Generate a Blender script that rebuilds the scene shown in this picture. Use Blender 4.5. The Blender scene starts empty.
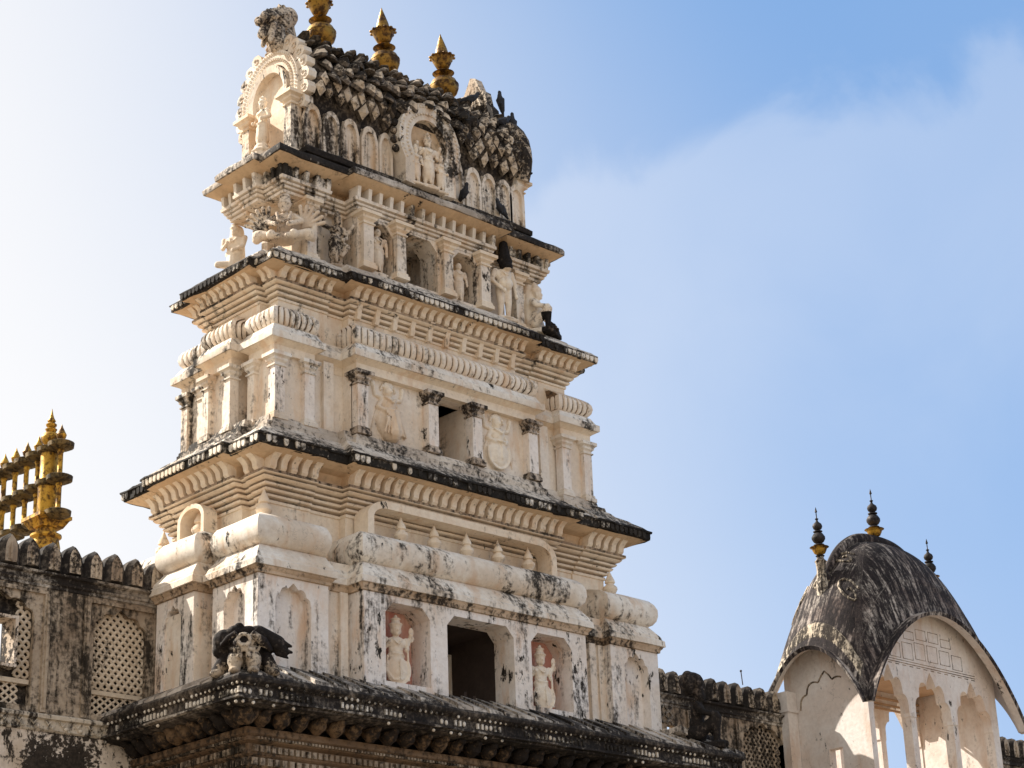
import bpy, bmesh, math, random
import numpy as np
from mathutils import Vector, Matrix
R = math.radians
rnd = random.Random(11)
scn = bpy.context.scene
COL = scn.collection

# ------------------------------------------------------------------ camera
cd = bpy.data.cameras.new('camera'); cam = bpy.data.objects.new('camera', cd); COL.objects.link(cam)
cd.sensor_width = 36; cd.lens = 71.244; cd.clip_start = .5; cd.clip_end = 20000
PITCH, ROLL, YAW = R(21.497), R(-2.1724), R(43.795)
cam.location = (-25.0057, -29.5910, 1.7987)
dv = Vector((math.sin(YAW)*math.cos(PITCH), math.cos(YAW)*math.cos(PITCH), math.sin(PITCH)))
rv = Vector((math.cos(YAW), -math.sin(YAW), 0)); uv = rv.cross(dv)
r2 = math.cos(ROLL)*rv + math.sin(ROLL)*uv; u2 = -math.sin(ROLL)*rv + math.cos(ROLL)*uv
cam.rotation_euler = Matrix((r2, u2, -dv)).transposed().to_euler()
scn.camera = cam

# ------------------------------------------------------------------ sun, sky, exposure
SUN_AZ, SUN_EL = R(-25), R(38)          # azimuth from +Y towards +X
sd = Vector((math.sin(SUN_AZ)*math.cos(SUN_EL), math.cos(SUN_AZ)*math.cos(SUN_EL), math.sin(SUN_EL)))
sl = bpy.data.lights.new('sun', 'SUN'); sl.energy = 4.4; sl.angle = R(.6); sl.color = (1, .94, .86)
so = bpy.data.objects.new('sun', sl); COL.objects.link(so)
so.rotation_euler = sd.to_track_quat('Z', 'Y').to_euler(); so.location = (-20, 40, 50)
EXPOSURE = 1.16
scn.view_settings.view_transform = 'Standard'; scn.view_settings.look = 'None'
scn.view_settings.gamma = 1; scn.view_settings.use_curve_mapping = False
scn.view_settings.exposure = EXPOSURE

class NT:
    """small helper to write node graphs as expressions"""
    def __init__(s, tree): s.t = tree; s.n = tree.nodes; s.l = tree.links
    def node(s, typ, **kw):
        n = s.n.new(typ)
        for k, v in kw.items(): setattr(n, k, v)
        return n
    def put(s, sock, v):
        if hasattr(v, 'is_output'): s.l.new(v, sock)
        elif isinstance(v, (tuple, list)) and len(v) == 3 and len(sock.default_value) == 4: sock.default_value = (*v, 1)
        else: sock.default_value = v
    def math(s, op, a, b=0., c=0., clamp=False):
        n = s.node('ShaderNodeMath', operation=op, use_clamp=clamp)
        for i, v in enumerate((a, b, c)): s.put(n.inputs[i], v)
        return n.outputs[0]
    def vmul(s, v, k):
        n = s.node('ShaderNodeVectorMath', operation='MULTIPLY'); s.put(n.inputs[0], v); s.put(n.inputs[1], k); return n.outputs[0]
    def step(s, v, lo, hi, a=0., b=1.):
        n = s.node('ShaderNodeMapRange', interpolation_type='SMOOTHSTEP')
        for i, x in enumerate((v, lo, hi, a, b)): s.put(n.inputs[i], x)
        return n.outputs[0]
    def noise(s, vec, scale, detail=4, rough=.55, dist=0., out=0):
        n = s.node('ShaderNodeTexNoise')
        s.put(n.inputs['Vector'], vec); n.inputs['Scale'].default_value = scale
        n.inputs['Detail'].default_value = detail; n.inputs['Roughness'].default_value = rough
        n.inputs['Distortion'].default_value = dist
        return n.outputs[out]
    def mix(s, f, a, b):
        n = s.node('ShaderNodeMix', data_type='RGBA'); s.put(n.inputs[0], f); s.put(n.inputs[6], a); s.put(n.inputs[7], b); return n.outputs[2]

def build_world():
    w = bpy.data.worlds.new('World'); scn.world = w; w.use_nodes = True
    t = NT(w.node_tree); t.n.clear()
    sky = t.node('ShaderNodeTexSky', sky_type='NISHITA', sun_disc=False, sun_elevation=SUN_EL, sun_rotation=SUN_AZ)
    sky.air_density = 1.0; sky.dust_density = 2.0; sky.ozone_density = 1.0; sky.altitude = 400
    tc = t.node('ShaderNodeTexCoord').outputs['Generated']
    sp = t.node('ShaderNodeSeparateXYZ'); t.put(sp.inputs[0], tc)
    x, y, z = sp.outputs
    az = t.math('ARCTAN2', x, y); el = t.math('ARCSINE', z)
    # hazy white sky on the sun's side, thin blue away from it
    dn = t.node('ShaderNodeVectorMath', operation='DOT_PRODUCT'); t.put(dn.inputs[0], tc); t.put(dn.inputs[1], tuple(sd))
    ang = t.math('ARCCOSINE', dn.outputs['Value'])
    nb = t.noise(tc, 2.2, 4, .5)
    ang2 = t.math('ADD', ang, t.math('MULTIPLY', t.math('SUBTRACT', nb, .5), .12))
    blue = t.mix(t.step(el, R(8), R(34)), (2.6, 3.95, 6.3), (1.7, 3.15, 5.75))
    white = (7.6, 7.4, 7.15)
    q = t.math('ADD', az, t.math('MULTIPLY', t.math('SUBTRACT', el, R(20)), .42))
    q = t.math('ADD', q, t.math('MULTIPLY', t.math('SUBTRACT', nb, .5), .10))
    f = t.step(q, R(25), R(59), 1., .0)
    base = t.mix(f, blue, white)
    # low bank of thin cloud in the east with a lumpy upper edge
    n1 = t.noise(tc, 9, 6, .55, .3); n2 = t.noise(tc, 3.0, 3, .5)
    top = t.math('ADD', R(27.7), t.math('MULTIPLY', t.math('SUBTRACT', n1, .5), R(9)))
    top = t.math('ADD', top, t.math('MULTIPLY', t.math('SUBTRACT', az, R(45)), .13))
    d = t.math('SUBTRACT', top, el)
    cm = t.math('MULTIPLY', t.step(d, R(-.3), R(1.6)), t.step(d, R(1.5), R(13), .40, .04))
    cm = t.math('MULTIPLY', cm, t.step(n2, .25, .6, .55, 1.))
    cm = t.math('MULTIPLY', cm, t.step(az, R(36), R(47)))
    base = t.mix(cm, base, (5.9, 6.3, 7.1))
    # unseen sky overhead, whitened to take blue out of the ambient light
    base = t.mix(t.step(el, R(36), R(60), 0., .8), base, (5.6, 5.5, 5.3))
    col = t.mix(.85, sky.outputs[0], base)
    bg = t.node('ShaderNodeBackground'); t.put(bg.inputs[0], col); bg.inputs[1].default_value = .065
    o = t.node('ShaderNodeOutputWorld'); t.l.new(bg.outputs[0], o.inputs[0])
build_world()

# ------------------------------------------------------------------ materials
def new_mat(name):
    m = bpy.data.materials.new(name); m.use_nodes = True
    t = NT(m.node_tree); t.n.clear()
    b = t.node('ShaderNodeBsdfPrincipled'); o = t.node('ShaderNodeOutputMaterial'); t.l.new(b.outputs[0], o.inputs[0])
    b.inputs['Roughness'].default_value = .9; b.inputs['Specular IOR Level'].default_value = .2
    return m, t, b

def masonry(name, c1, c2, dark=(.018, .015, .012), lo=.62, hi=.74, up=0., streak=.5, fine=.35, macro=.35, crack=0., bump=.5, sc=1., warm=None, flake=0., island=0., fall=False):
    """lime plaster with soot, lichen and rain streaks. lo/hi: where the black growth starts"""
    m, t, b = new_mat(name)
    g = t.node('ShaderNodeNewGeometry'); pos = g.outputs['Position']
    if sc != 1.: pos = t.vmul(pos, (sc, sc, sc))
    n_patch = t.noise(pos, .9, 5, .6)
    n_str = t.noise(t.vmul(pos, (1, 1, .16)), 4.5, 6, .65, .3)
    if fall:      # streaks that run down a curved roof, on whichever side of it
        sn = t.node('ShaderNodeSeparateXYZ'); t.put(sn.inputs[0], g.outputs['Normal']); spn = t.node('ShaderNodeSeparateXYZ'); t.put(spn.inputs[0], pos)
        side = t.step(t.math('SUBTRACT', t.math('ABSOLUTE', sn.outputs[0]), t.math('ABSOLUTE', sn.outputs[1])), -.12, .12)
        mx = t.node('ShaderNodeMix', data_type='FLOAT'); t.put(mx.inputs[0], side); t.put(mx.inputs[2], spn.outputs[0]); t.put(mx.inputs[3], t.math('ADD', spn.outputs[1], 7.3))
        cv = t.node('ShaderNodeCombineXYZ'); t.put(cv.inputs[0], mx.outputs[0]); t.put(cv.inputs[1], t.math('MULTIPLY', spn.outputs[2], .16)); t.put(cv.inputs[2], t.math('MULTIPLY', spn.outputs[1], .10))
        n_str = t.noise(cv.outputs[0], 9.5, 6, .7, .2)
    n_fine = t.noise(pos, 11, 6, .68)
    n_mac = t.noise(pos, .55, 3, .5)
    col = t.mix(t.step(n_patch, .38, .64), c1, c2)
    col = t.mix(t.step(n_fine, .35, .7, 0., .35), col, tuple(x*.72 for x in c2))
    if warm:
        w = t.noise(t.vmul(pos, (1, 1, .3)), 2.6, 5, .6)
        col = t.mix(t.step(w, .5, .7, 0., .75), col, warm)
    tot = streak+fine+macro
    s = t.math('ADD', t.math('MULTIPLY', n_str, streak/tot), t.math('ADD', t.math('MULTIPLY', n_fine, fine/tot), t.math('MULTIPLY', n_mac, macro/tot)))
    if up:
        nz = t.node('ShaderNodeSeparateXYZ'); t.put(nz.inputs[0], g.outputs['True Normal'])
        s = t.math('ADD', s, t.math('MULTIPLY', t.step(nz.outputs[2], .12, .8), up))
    if island: s = t.math('ADD', s, t.math('MULTIPLY', t.math('SUBTRACT', g.outputs['Random Per Island'], .5), island))
    gr = t.step(s, lo, hi)
    if flake:      # small flaked spots and short vertical runs
        n_fl = t.noise(t.vmul(pos, (1, 1, .45)), 6.5, 7, .72, .2)
        n_fm = t.noise(t.vmul(pos, (1, 1, .5)), 1.7, 4, .6)
        fl = t.step(t.math('ADD', t.math('MULTIPLY', n_fl, .6), t.math('MULTIPLY', n_fm, .4)), flake, flake+.035)
        gr = t.math('MAXIMUM', gr, fl)
    dk = t.mix(t.step(n_fine, .4, .7), dark, tuple(x*2.6 for x in dark))
    col = t.mix(gr, col, dk)
    hgt = t.math('ADD', t.math('MULTIPLY', n_fine, .6), t.math('MULTIPLY', n_patch, .5))
    if crack:
        v = t.node('ShaderNodeTexVoronoi', feature='DISTANCE_TO_EDGE')
        wv = t.node('ShaderNodeVectorMath', operation='ADD'); t.put(wv.inputs[0], pos)
        t.put(wv.inputs[1], t.vmul(t.noise(pos, 3, 5, .7, out=1), (.5, .5, .5)))
        t.put(v.inputs['Vector'], wv.outputs[0]); v.inputs['Scale'].default_value = 2.1
        cr = t.math('MULTIPLY', t.step(v.outputs['Distance'], .002, .010, 1., 0.), t.step(n_patch, .5, .62))
        cr = t.math('MULTIPLY', cr, crack)
        col = t.mix(cr, col, tuple(x*1.3 for x in dark))
        hgt = t.math('SUBTRACT', hgt, t.math('MULTIPLY', cr, .5))
    hgt = t.math('ADD', hgt, t.math('MULTIPLY', gr, .25))
    bp = t.node('ShaderNodeBump'); bp.inputs['Strength'].default_value = bump; bp.inputs['Distance'].default_value = .03
    t.put(bp.inputs['Height'], hgt); t.l.new(bp.outputs[0], b.inputs['Normal'])
    t.put(b.inputs['Base Color'], col)
    return m

M = {}
M['cream'] = masonry('cream_lime_plaster', (.82, .735, .63), (.73, .61, .48), lo=.52, hi=.64, crack=.2, warm=(.66, .47, .31), flake=.60, streak=.6)
M['white'] = masonry('flaking_white_plaster', (.84, .78, .72), (.76, .66, .56), lo=.505, hi=.62, crack=.25, warm=(.66, .46, .31), flake=.567, streak=.9, fine=.4)
M['ledge'] = masonry('weathered_white_ledge', (.81, .75, .66), (.66, .55, .43), lo=.51, hi=.60, crack=.3, streak=.5, fine=.35, macro=.6, flake=.595, warm=(.60, .43, .29))
M['mould'] = masonry('cream_moulding', (.83, .715, .565), (.73, .585, .43), lo=.54, hi=.65, streak=.4, warm=(.66, .46, .29), flake=.61)
M['ochre'] = masonry('ochre_plaster', (.66, .49, .32), (.56, .39, .24), lo=.54, hi=.68, streak=.35, warm=(.70, .50, .31), flake=.6)  # orange-brown plaster for soffits, coves and niche backs
M['lichen'] = masonry('black_lichen_crust', (.60, .53, .44), (.32, .26, .20), dark=(.014, .011, .009), lo=.38, hi=.52, up=.03, streak=.3, fine=.7, macro=.8)
M['slabtop'] = masonry('lichened_roof_slab', (.68, .60, .50), (.46, .38, .30), lo=.465, hi=.555, streak=.3, fine=.6, macro=.7, crack=.5)
M['black'] = masonry('sooty_black_plaster', (.34, .28, .22), (.14, .11, .085), dark=(.010, .008, .007), lo=.30, hi=.56, streak=.3, fine=.7, macro=.4)
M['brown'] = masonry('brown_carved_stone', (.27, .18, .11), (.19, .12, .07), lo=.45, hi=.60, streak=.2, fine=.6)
M['bulb'] = masonry('dark_brown_knobs', (.22, .14, .075), (.13, .08, .045), dark=(.012, .009, .007), lo=.40, hi=.52, streak=.2, fine=.6, macro=.7)
M['petal'] = masonry('white_petal_plaster', (.80, .73, .63), (.66, .56, .43), lo=.475, hi=.54, streak=.2, fine=.4, macro=1.1)
M['mottle'] = masonry('mottled_old_wall', (.47, .375, .275), (.27, .195, .13), dark=(.018, .014, .010), lo=.44, hi=.56, streak=.9, fine=.6, macro=.3, bump=.9)
M['patchy'] = masonry('patchy_whitewash', (.76, .65, .54), (.58, .46, .34), dark=(.026, .02, .015), lo=.495, hi=.53, streak=.1, fine=.5, macro=.8, bump=.8, sc=1.3, flake=.55)
M['jali'] = masonry('pale_screen_plaster', (.68, .56, .42), (.50, .39, .27), lo=.52, hi=.60, streak=.5)
M['pink'] = masonry('faded_pink_paint', (.52, .18, .15), (.58, .30, .23), lo=.60, hi=.72, warm=(.74, .55, .42))
M['statue'] = masonry('cream_statue_plaster', (.83, .74, .61), (.70, .56, .42), lo=.54, hi=.66, streak=.5, fine=.5, warm=(.62, .43, .27), flake=.60)
M['dstatue'] = masonry('blackened_statue_plaster', (.66, .56, .44), (.42, .32, .23), dark=(.014, .011, .009), lo=.485, hi=.57, streak=.3, fine=.5, macro=.6, sc=1.4)
M['bstatue'] = masonry('soot_black_statue', (.16, .125, .10), (.07, .055, .045), dark=(.009, .007, .006), lo=.36, hi=.5, streak=.3, fine=.5)
M['scale'] = masonry('blackened_leaf_scales', (.70, .59, .46), (.46, .36, .26), dark=(.016, .013, .011), lo=.455, hi=.56, streak=.1, fine=.45, macro=.5, sc=1.3, island=.09)
M['merlonface'] = masonry('mottled_merlon_face', (.52, .42, .31), (.28, .21, .15), dark=(.014, .011, .009), lo=.46, hi=.54, streak=.3, fine=.5, macro=.6, sc=1.5)
M['gstatue'] = masonry('blotched_black_statue', (.60, .51, .40), (.36, .28, .2), dark=(.012, .009, .008), lo=.43, hi=.5, streak=.2, fine=.45, macro=.8, sc=1.8)
M['roofslab'] = masonry('sooty_grey_slabs', (.60, .53, .45), (.34, .28, .22), dark=(.016, .013, .011), lo=.455, hi=.555, streak=.3, fine=.5, macro=.8)
M['capital'] = masonry('sooty_capital', (.62, .52, .42), (.40, .31, .23), dark=(.018, .014, .011), lo=.44, hi=.54, streak=.4, fine=.5)
M['stained'] = masonry('rain_stained_plaster', (.80, .71, .60), (.66, .55, .43), dark=(.02, .015, .011), lo=.485, hi=.59, streak=.8, fine=.45, macro=.4, warm=(.60, .42, .26), flake=.58)
M['scaledark'] = masonry('dark_scale_rims', (.20, .16, .125), (.10, .08, .06), dark=(.012, .010, .008), lo=.42, hi=.56, streak=.2, fine=.6)
M['groove'] = masonry('brown_groove_plaster', (.46, .34, .23), (.30, .21, .14), lo=.46, hi=.58, streak=.3, fine=.5)  # darker brown on the set-back faces of the neck mouldings, and panel lines
M['eaveedge'] = masonry('blackened_eave_edge', (.52, .45, .36), (.24, .19, .14), dark=(.012, .010, .008), lo=.35, hi=.50, streak=.3, fine=.7, macro=.6)
M['wstatue'] = masonry('cream_and_soot_statue', (.74, .63, .50), (.54, .42, .31), dark=(.016, .012, .010), lo=.525, hi=.60, streak=.3, fine=.5, macro=.7, sc=1.6)
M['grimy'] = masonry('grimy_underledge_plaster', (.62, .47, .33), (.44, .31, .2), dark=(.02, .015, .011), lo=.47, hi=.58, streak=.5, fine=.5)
M['arcade'] = masonry('pale_arcade_plaster', (.79, .73, .67), (.71, .61, .53), lo=.56, hi=.69, crack=.5, streak=.8, warm=(.62, .47, .36), flake=.592)
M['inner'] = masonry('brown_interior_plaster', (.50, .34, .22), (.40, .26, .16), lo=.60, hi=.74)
M['dome'] = masonry('rain_streaked_dark_roof', (.60, .53, .46), (.22, .165, .14), dark=(.013, .010, .010), lo=.375, hi=.535, streak=1.2, fine=.5, macro=.5, fall=True)
M['band'] = masonry('streaked_pale_band', (.66, .57, .45), (.46, .38, .28), dark=(.018, .014, .011), lo=.455, hi=.55, streak=.8, fine=.5, macro=.4, fall=True)
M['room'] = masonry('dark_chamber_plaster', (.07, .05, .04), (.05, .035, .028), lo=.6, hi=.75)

def metal(name, c1, c2, dark, rough=.38):
    m, t, b = new_mat(name)
    pos = t.node('ShaderNodeNewGeometry').outputs['Position']
    n = t.noise(pos, 3.5, 6, .65); n2 = t.noise(pos, 12, 4, .6)
    col = t.mix(t.step(n, .38, .62), c1, c2)
    col = t.mix(t.step(t.math('ADD', t.math('MULTIPLY', n, .5), t.math('MULTIPLY', n2, .5)), .46, .58, 0., .9), col, dark)
    t.put(b.inputs['Base Color'], col); b.inputs['Metallic'].default_value = .75
    t.put(b.inputs['Roughness'], t.step(n2, .3, .7, rough, rough+.3))
    b.inputs['Specular IOR Level'].default_value = .5
    bp = t.node('ShaderNodeBump'); bp.inputs['Strength'].default_value = .25; bp.inputs['Distance'].default_value = .02
    t.put(bp.inputs['Height'], n2); t.l.new(bp.outputs[0], b.inputs['Normal'])
    return m
M['gold'] = metal('tarnished_gilt_copper', (.33, .19, .035), (.22, .115, .025), (.05, .024, .010))
M['mast'] = metal('yellow_gilt_brass', (.50, .29, .04), (.34, .18, .028), (.07, .035, .014), .42)
M['mastdark'] = metal('tarnished_brass_plate', (.16, .11, .045), (.10, .07, .03), (.035, .025, .014), .55)
M['darkmetal'] = metal('blackened_copper', (.05, .042, .04), (.035, .03, .028), (.02, .018, .016), .5)

def plain(name, c, rough=.8, sc=20, amt=.3):
    m, t, b = new_mat(name)
    pos = t.node('ShaderNodeNewGeometry').outputs['Position']
    t.put(b.inputs['Base Color'], t.mix(t.step(t.noise(pos, sc, 3), .3, .7), c, tuple(x*(1-amt) for x in c)))
    b.inputs['Roughness'].default_value = rough
    return m
M['bird'] = plain('slate_grey_feathers', (.035, .037, .045), .6)
M['iron'] = plain('rusty_iron', (.05, .035, .03), .7)
M['ground'] = masonry('dusty_courtyard_ground', (.31, .26, .20), (.25, .205, .155), lo=.75, hi=.9)

# ------------------------------------------------------------------ mesh builder
class MB:
    def __init__(s): s.v = []; s.f = []; s.m = []; s.mi = 0
    def add(s, vs, fs, mi=None):
        o = len(s.v); s.v += [tuple(p) for p in vs]; s.f += [[i+o for i in f] for f in fs]
        s.m += [s.mi if mi is None else mi]*len(fs)
    def box(s, x0, x1, y0, y1, z0, z1, mi=None):
        s.add([(x0,y0,z0),(x1,y0,z0),(x1,y1,z0),(x0,y1,z0),(x0,y0,z1),(x1,y0,z1),(x1,y1,z1),(x0,y1,z1)],
              [(0,3,2,1),(4,5,6,7),(0,1,5,4),(1,2,6,5),(2,3,7,6),(3,0,4,7)], mi)
    def hexa(s, p, mi=None):
        s.add(p, [(0,3,2,1),(4,5,6,7),(0,1,5,4),(1,2,6,5),(2,3,7,6),(3,0,4,7)], mi)
    def sweep(s, pts, prof, jit=0., mi=None, caps=True, mis=None):
        """pts: closed loop (x,y,nx,ny,inset); prof: (offset,z) from bottom to top"""
        n = len(pts); vs = []
        jx = [(rnd.uniform(-jit, jit), rnd.uniform(-jit, jit)) for _ in pts] if jit else None
        for k, (o, z) in enumerate(prof):
            for j, (x, y, nx, ny, ins, A, B, t) in enumerate(pts):
                zz = z; a = -ins
                k1 = 2 if o >= 0 else 4
                x = (A[0]+A[k1]*o)*(1-t)+(B[0]+B[k1]*o)*t; y = (A[1]+A[k1+1]*o)*(1-t)+(B[1]+B[k1+1]*o)*t
                if jit: a += jx[j][0]*.6+rnd.uniform(-jit, jit)*.5; zz += jx[j][1]*.6+rnd.uniform(-jit, jit)*.4
                vs.append((x+nx*a, y+ny*a, zz))
        for k in range(len(prof)-1):
            fs = []; 
            for j in range(n):
                j2 = (j+1) % n; fs.append((k*n+j, k*n+j2, (k+1)*n+j2, (k+1)*n+j))
            if k == 0: s.add(vs, fs, mis[0] if mis else mi); base = len(s.v)-len(vs)
            else:
                s.f += [[i+base for i in f] for f in fs]; s.m += [(mis[k] if mis else (s.mi if mi is None else mi))]*len(fs)
        if caps:
            m2 = s.mi if mi is None else mi
            s.f.append([base+j for j in reversed(range(n))]); s.f.append([base+(len(prof)-1)*n+j for j in range(n)])
            s.m += [mis[0] if mis else m2, mis[-1] if mis else m2]
    def lathe(s, c, prof, n=20, mi=None, tilt=None, ax=None):
        vs = []
        for r, z in prof:
            for j in range(n):
                a = 2*math.pi*j/n; p = Vector((r*math.cos(a), r*math.sin(a), z))
                if tilt: p = tilt @ p
                vs.append(Vector(c)+p)
        fs = [(k*n+j, k*n+(j+1) % n, (k+1)*n+(j+1) % n, (k+1)*n+j) for k in range(len(prof)-1) for j in range(n)]
        fs += [tuple(reversed(range(n))), tuple((len(prof)-1)*n+j for j in range(n))]
        s.add(vs, fs, mi)
    def tube(s, pts, rad, n=8, mi=None, closed=False):
        P = [Vector(p) for p in pts]; vs = []; N = len(P)
        rr = rad if isinstance(rad, (list, tuple)) else [rad]*N
        up = Vector((.13, .21, .97))
        for i, p in enumerate(P):
            d = (P[(i+1) % N] if (closed or i < N-1) else P[i])-(P[i-1] if (closed or i > 0) else P[i])
            d.normalize(); a = d.cross(up)
            if a.length < .05: a = d.cross(Vector((1, 0, 0)))
            a.normalize(); b = d.cross(a)
            for j in range(n):
                t = 2*math.pi*j/n; vs.append(p+(a*math.cos(t)+b*math.sin(t))*rr[i])
        fs = []
        for i in range(N if closed else N-1):
            i2 = (i+1) % N
            fs += [(i*n+j, i*n+(j+1) % n, i2*n+(j+1) % n, i2*n+j) for j in range(n)]
        if not closed: fs += [tuple(range(n)), tuple((N-1)*n+j for j in reversed(range(n)))]
        s.add(vs, fs, mi)
    def prism(s, poly, f, mi=None):
        """poly: list of (a,b); f(a,b,d) -> point, d in (0,1)"""
        n = len(poly); vs = [f(a, b, 0) for a, b in poly]+[f(a, b, 1) for a, b in poly]
        s.add(vs, [tuple(range(n)), tuple(reversed(range(n, 2*n)))]+[(j, (j+1) % n, n+(j+1) % n, n+j) for j in range(n)], mi)
    def ell(s, c, r, mi=None, rot=None, seg=10, rings=7):
        vs = []
        for i in range(rings+1):
            th = math.pi*i/rings
            for j in range(seg):
                a = 2*math.pi*j/seg
                p = Vector((math.sin(th)*math.cos(a)*r[0], math.sin(th)*math.sin(a)*r[1], math.cos(th)*r[2]))
                if rot: p = rot @ p
                vs.append(p+Vector(c))
        fs = [(i*seg+j, (i+1)*seg+j, (i+1)*seg+(j+1) % seg, i*seg+(j+1) % seg) for i in range(rings) for j in range(seg)]
        s.add(vs, fs, mi)
    def cap(s, p0, p1, r0, r1, seg=10, mi=None):
        p0, p1 = Vector(p0), Vector(p1); d = p1-p0
        q = d.to_track_quat('Z', 'Y').to_matrix() if d.length > 1e-6 else Matrix.Identity(3)
        vs = []; prof = []
        for i in range(5): th = math.pi/2*i/4; prof.append((p0, r0*math.sin(th), -r0*math.cos(th)))
        for i in range(5): th = math.pi/2*i/4; prof.append((p1, r1*math.cos(th), r1*math.sin(th)))
        for c, r, h in prof:
            for j in range(seg):
                a = 2*math.pi*j/seg; vs.append(c+q @ Vector((max(r, 1e-4)*math.cos(a), max(r, 1e-4)*math.sin(a), h)))
        fs = [(k*seg+j, k*seg+(j+1) % seg, (k+1)*seg+(j+1) % seg, (k+1)*seg+j) for k in range(9) for j in range(seg)]
        fs += [tuple(reversed(range(seg))), tuple(9*seg+j for j in range(seg))]
        s.add(vs, fs, mi)
    def mesh(s, name, mats, smooth=38):
        me = bpy.data.meshes.new(name); me.from_pydata(s.v, [], s.f); 
        for m in mats: me.materials.append(m)
        me.polygons.foreach_set('material_index', s.m)
        bm = bmesh.new(); bm.from_mesh(me)
        bmesh.ops.remove_doubles(bm, verts=bm.verts, dist=1e-5)
        bmesh.ops.dissolve_degenerate(bm, edges=bm.edges, dist=1e-5)
        bmesh.ops.recalc_face_normals(bm, faces=bm.faces); bm.to_mesh(me); bm.free()
        if smooth:
            me.shade_smooth(); me.set_sharp_from_angle(angle=R(smooth))
        return me
    def build(s, name, mats, parent=None, smooth=38):
        if not isinstance(mats, (list, tuple)): mats = [mats]
        o = bpy.data.objects.new(name, s.mesh(name, mats, smooth)); COL.objects.link(o)
        if parent: o.parent = parent
        return o
    def remesh(s, name, mat, parent=None, vox=.02, smooth_it=2, xf=None):
        """union of all closed solids as one continuous skin"""
        if xf: s.v = [tuple(xf @ Vector(p)) for p in s.v]
        o = s.build(name, mat, parent, smooth=0)
        md = o.modifiers.new('r', 'REMESH'); md.mode = 'VOXEL'; md.voxel_size = vox
        sm = o.modifiers.new('s', 'SMOOTH'); sm.factor = .5; sm.iterations = smooth_it
        dg = bpy.context.evaluated_depsgraph_get()
        me = bpy.data.meshes.new_from_object(o.evaluated_get(dg)); o.modifiers.clear()
        old = o.data; o.data = me; me.name = name; bpy.data.meshes.remove(old)
        me.materials.clear()
        for m in (mat if isinstance(mat, (list, tuple)) else [mat]): me.materials.append(m)
        me.shade_smooth()
        return o

def thing(name, label, cat, loc=(0, 0, 0), group=None):
    o = bpy.data.objects.new(name, None); COL.objects.link(o); o.location = loc; o.empty_display_size = .3
    return tag(o, label, cat, group)
def tag(o, label, cat, group=None):
    o['label'] = label; o['category'] = cat
    if group: o['group'] = group
    return o
def sub(o, name, parent):   # parts of an Empty at the origin keep world coordinates
    return o

def loop(x0, x1, y0, y1, seg=None, grooves=None, gw=.03, gd=.03, neg=(1, 1, 1, 1)):
    """closed CCW outline of a rectangle, with optional subdivision or ribs"""
    C = [(x0, y0), (x1, y0), (x1, y1), (x0, y1)]; N = [(0, -1), (1, 0), (0, 1), (-1, 0)]; out = []
    K = [(a*f, b*f) for (a, b), f in zip(N, neg)]
    # corner record: x, y, outward mitre, mitre used for receding offsets
    Q = [(C[e][0], C[e][1], N[e][0]+N[e-1][0], N[e][1]+N[e-1][1], K[e][0]+K[e-1][0], K[e][1]+K[e-1][1]) for e in range(4)]
    for e in range(4):
        A, B = Q[e], Q[(e+1) % 4]; nx, ny = N[e]; L = math.hypot(B[0]-A[0], B[1]-A[1])
        out.append((0, 0, nx+N[e-1][0], ny+N[e-1][1], 0., A, B, 0.))
        if grooves:
            k = max(1, round(L/grooves))
            for i in range(1, k):
                for dd, ins in ((-gw, 0.), (-gw*.45, gd), (gw*.45, gd), (gw, 0.)): out.append((0, 0, nx, ny, ins, A, B, i/k+dd/L))
        elif seg:
            k = max(1, round(L/seg))
            for i in range(1, k): out.append((0, 0, nx, ny, 0., A, B, i/k))
    return out

# arches: a function s -> z for an opening centred at c
def arch_fn(kind, c, hw, zs, zt):
    if kind == 'flat': return lambda s: zt
    if kind == 'chamfer':
        k = (zt-zs)
        return lambda s: zt-max(0, abs(s-c)-(hw-k*.9))/.9 if hw > k*.9 else zt
    if kind == 'round':
        return lambda s: zs+(zt-zs)*math.sqrt(max(0, 1-((s-c)/hw)**2))
    ph = np.linspace(0, math.pi/2, 240)
    rr = .82+.18*np.abs(np.sin(ph*5))**.75
    X = np.cos(ph)*rr; X[0] = 1.; Z = np.sin(ph)*rr+.13*np.clip((ph-1.33)/.24, 0, 1)**1.6
    Z = Z/Z.max()
    def cusped(s):
        i = int(np.nonzero(X >= min(1., abs(s-c)/hw)-1e-9)[0].max())
        return zs+(zt-zs)*float(Z[i])
    return cusped

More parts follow.
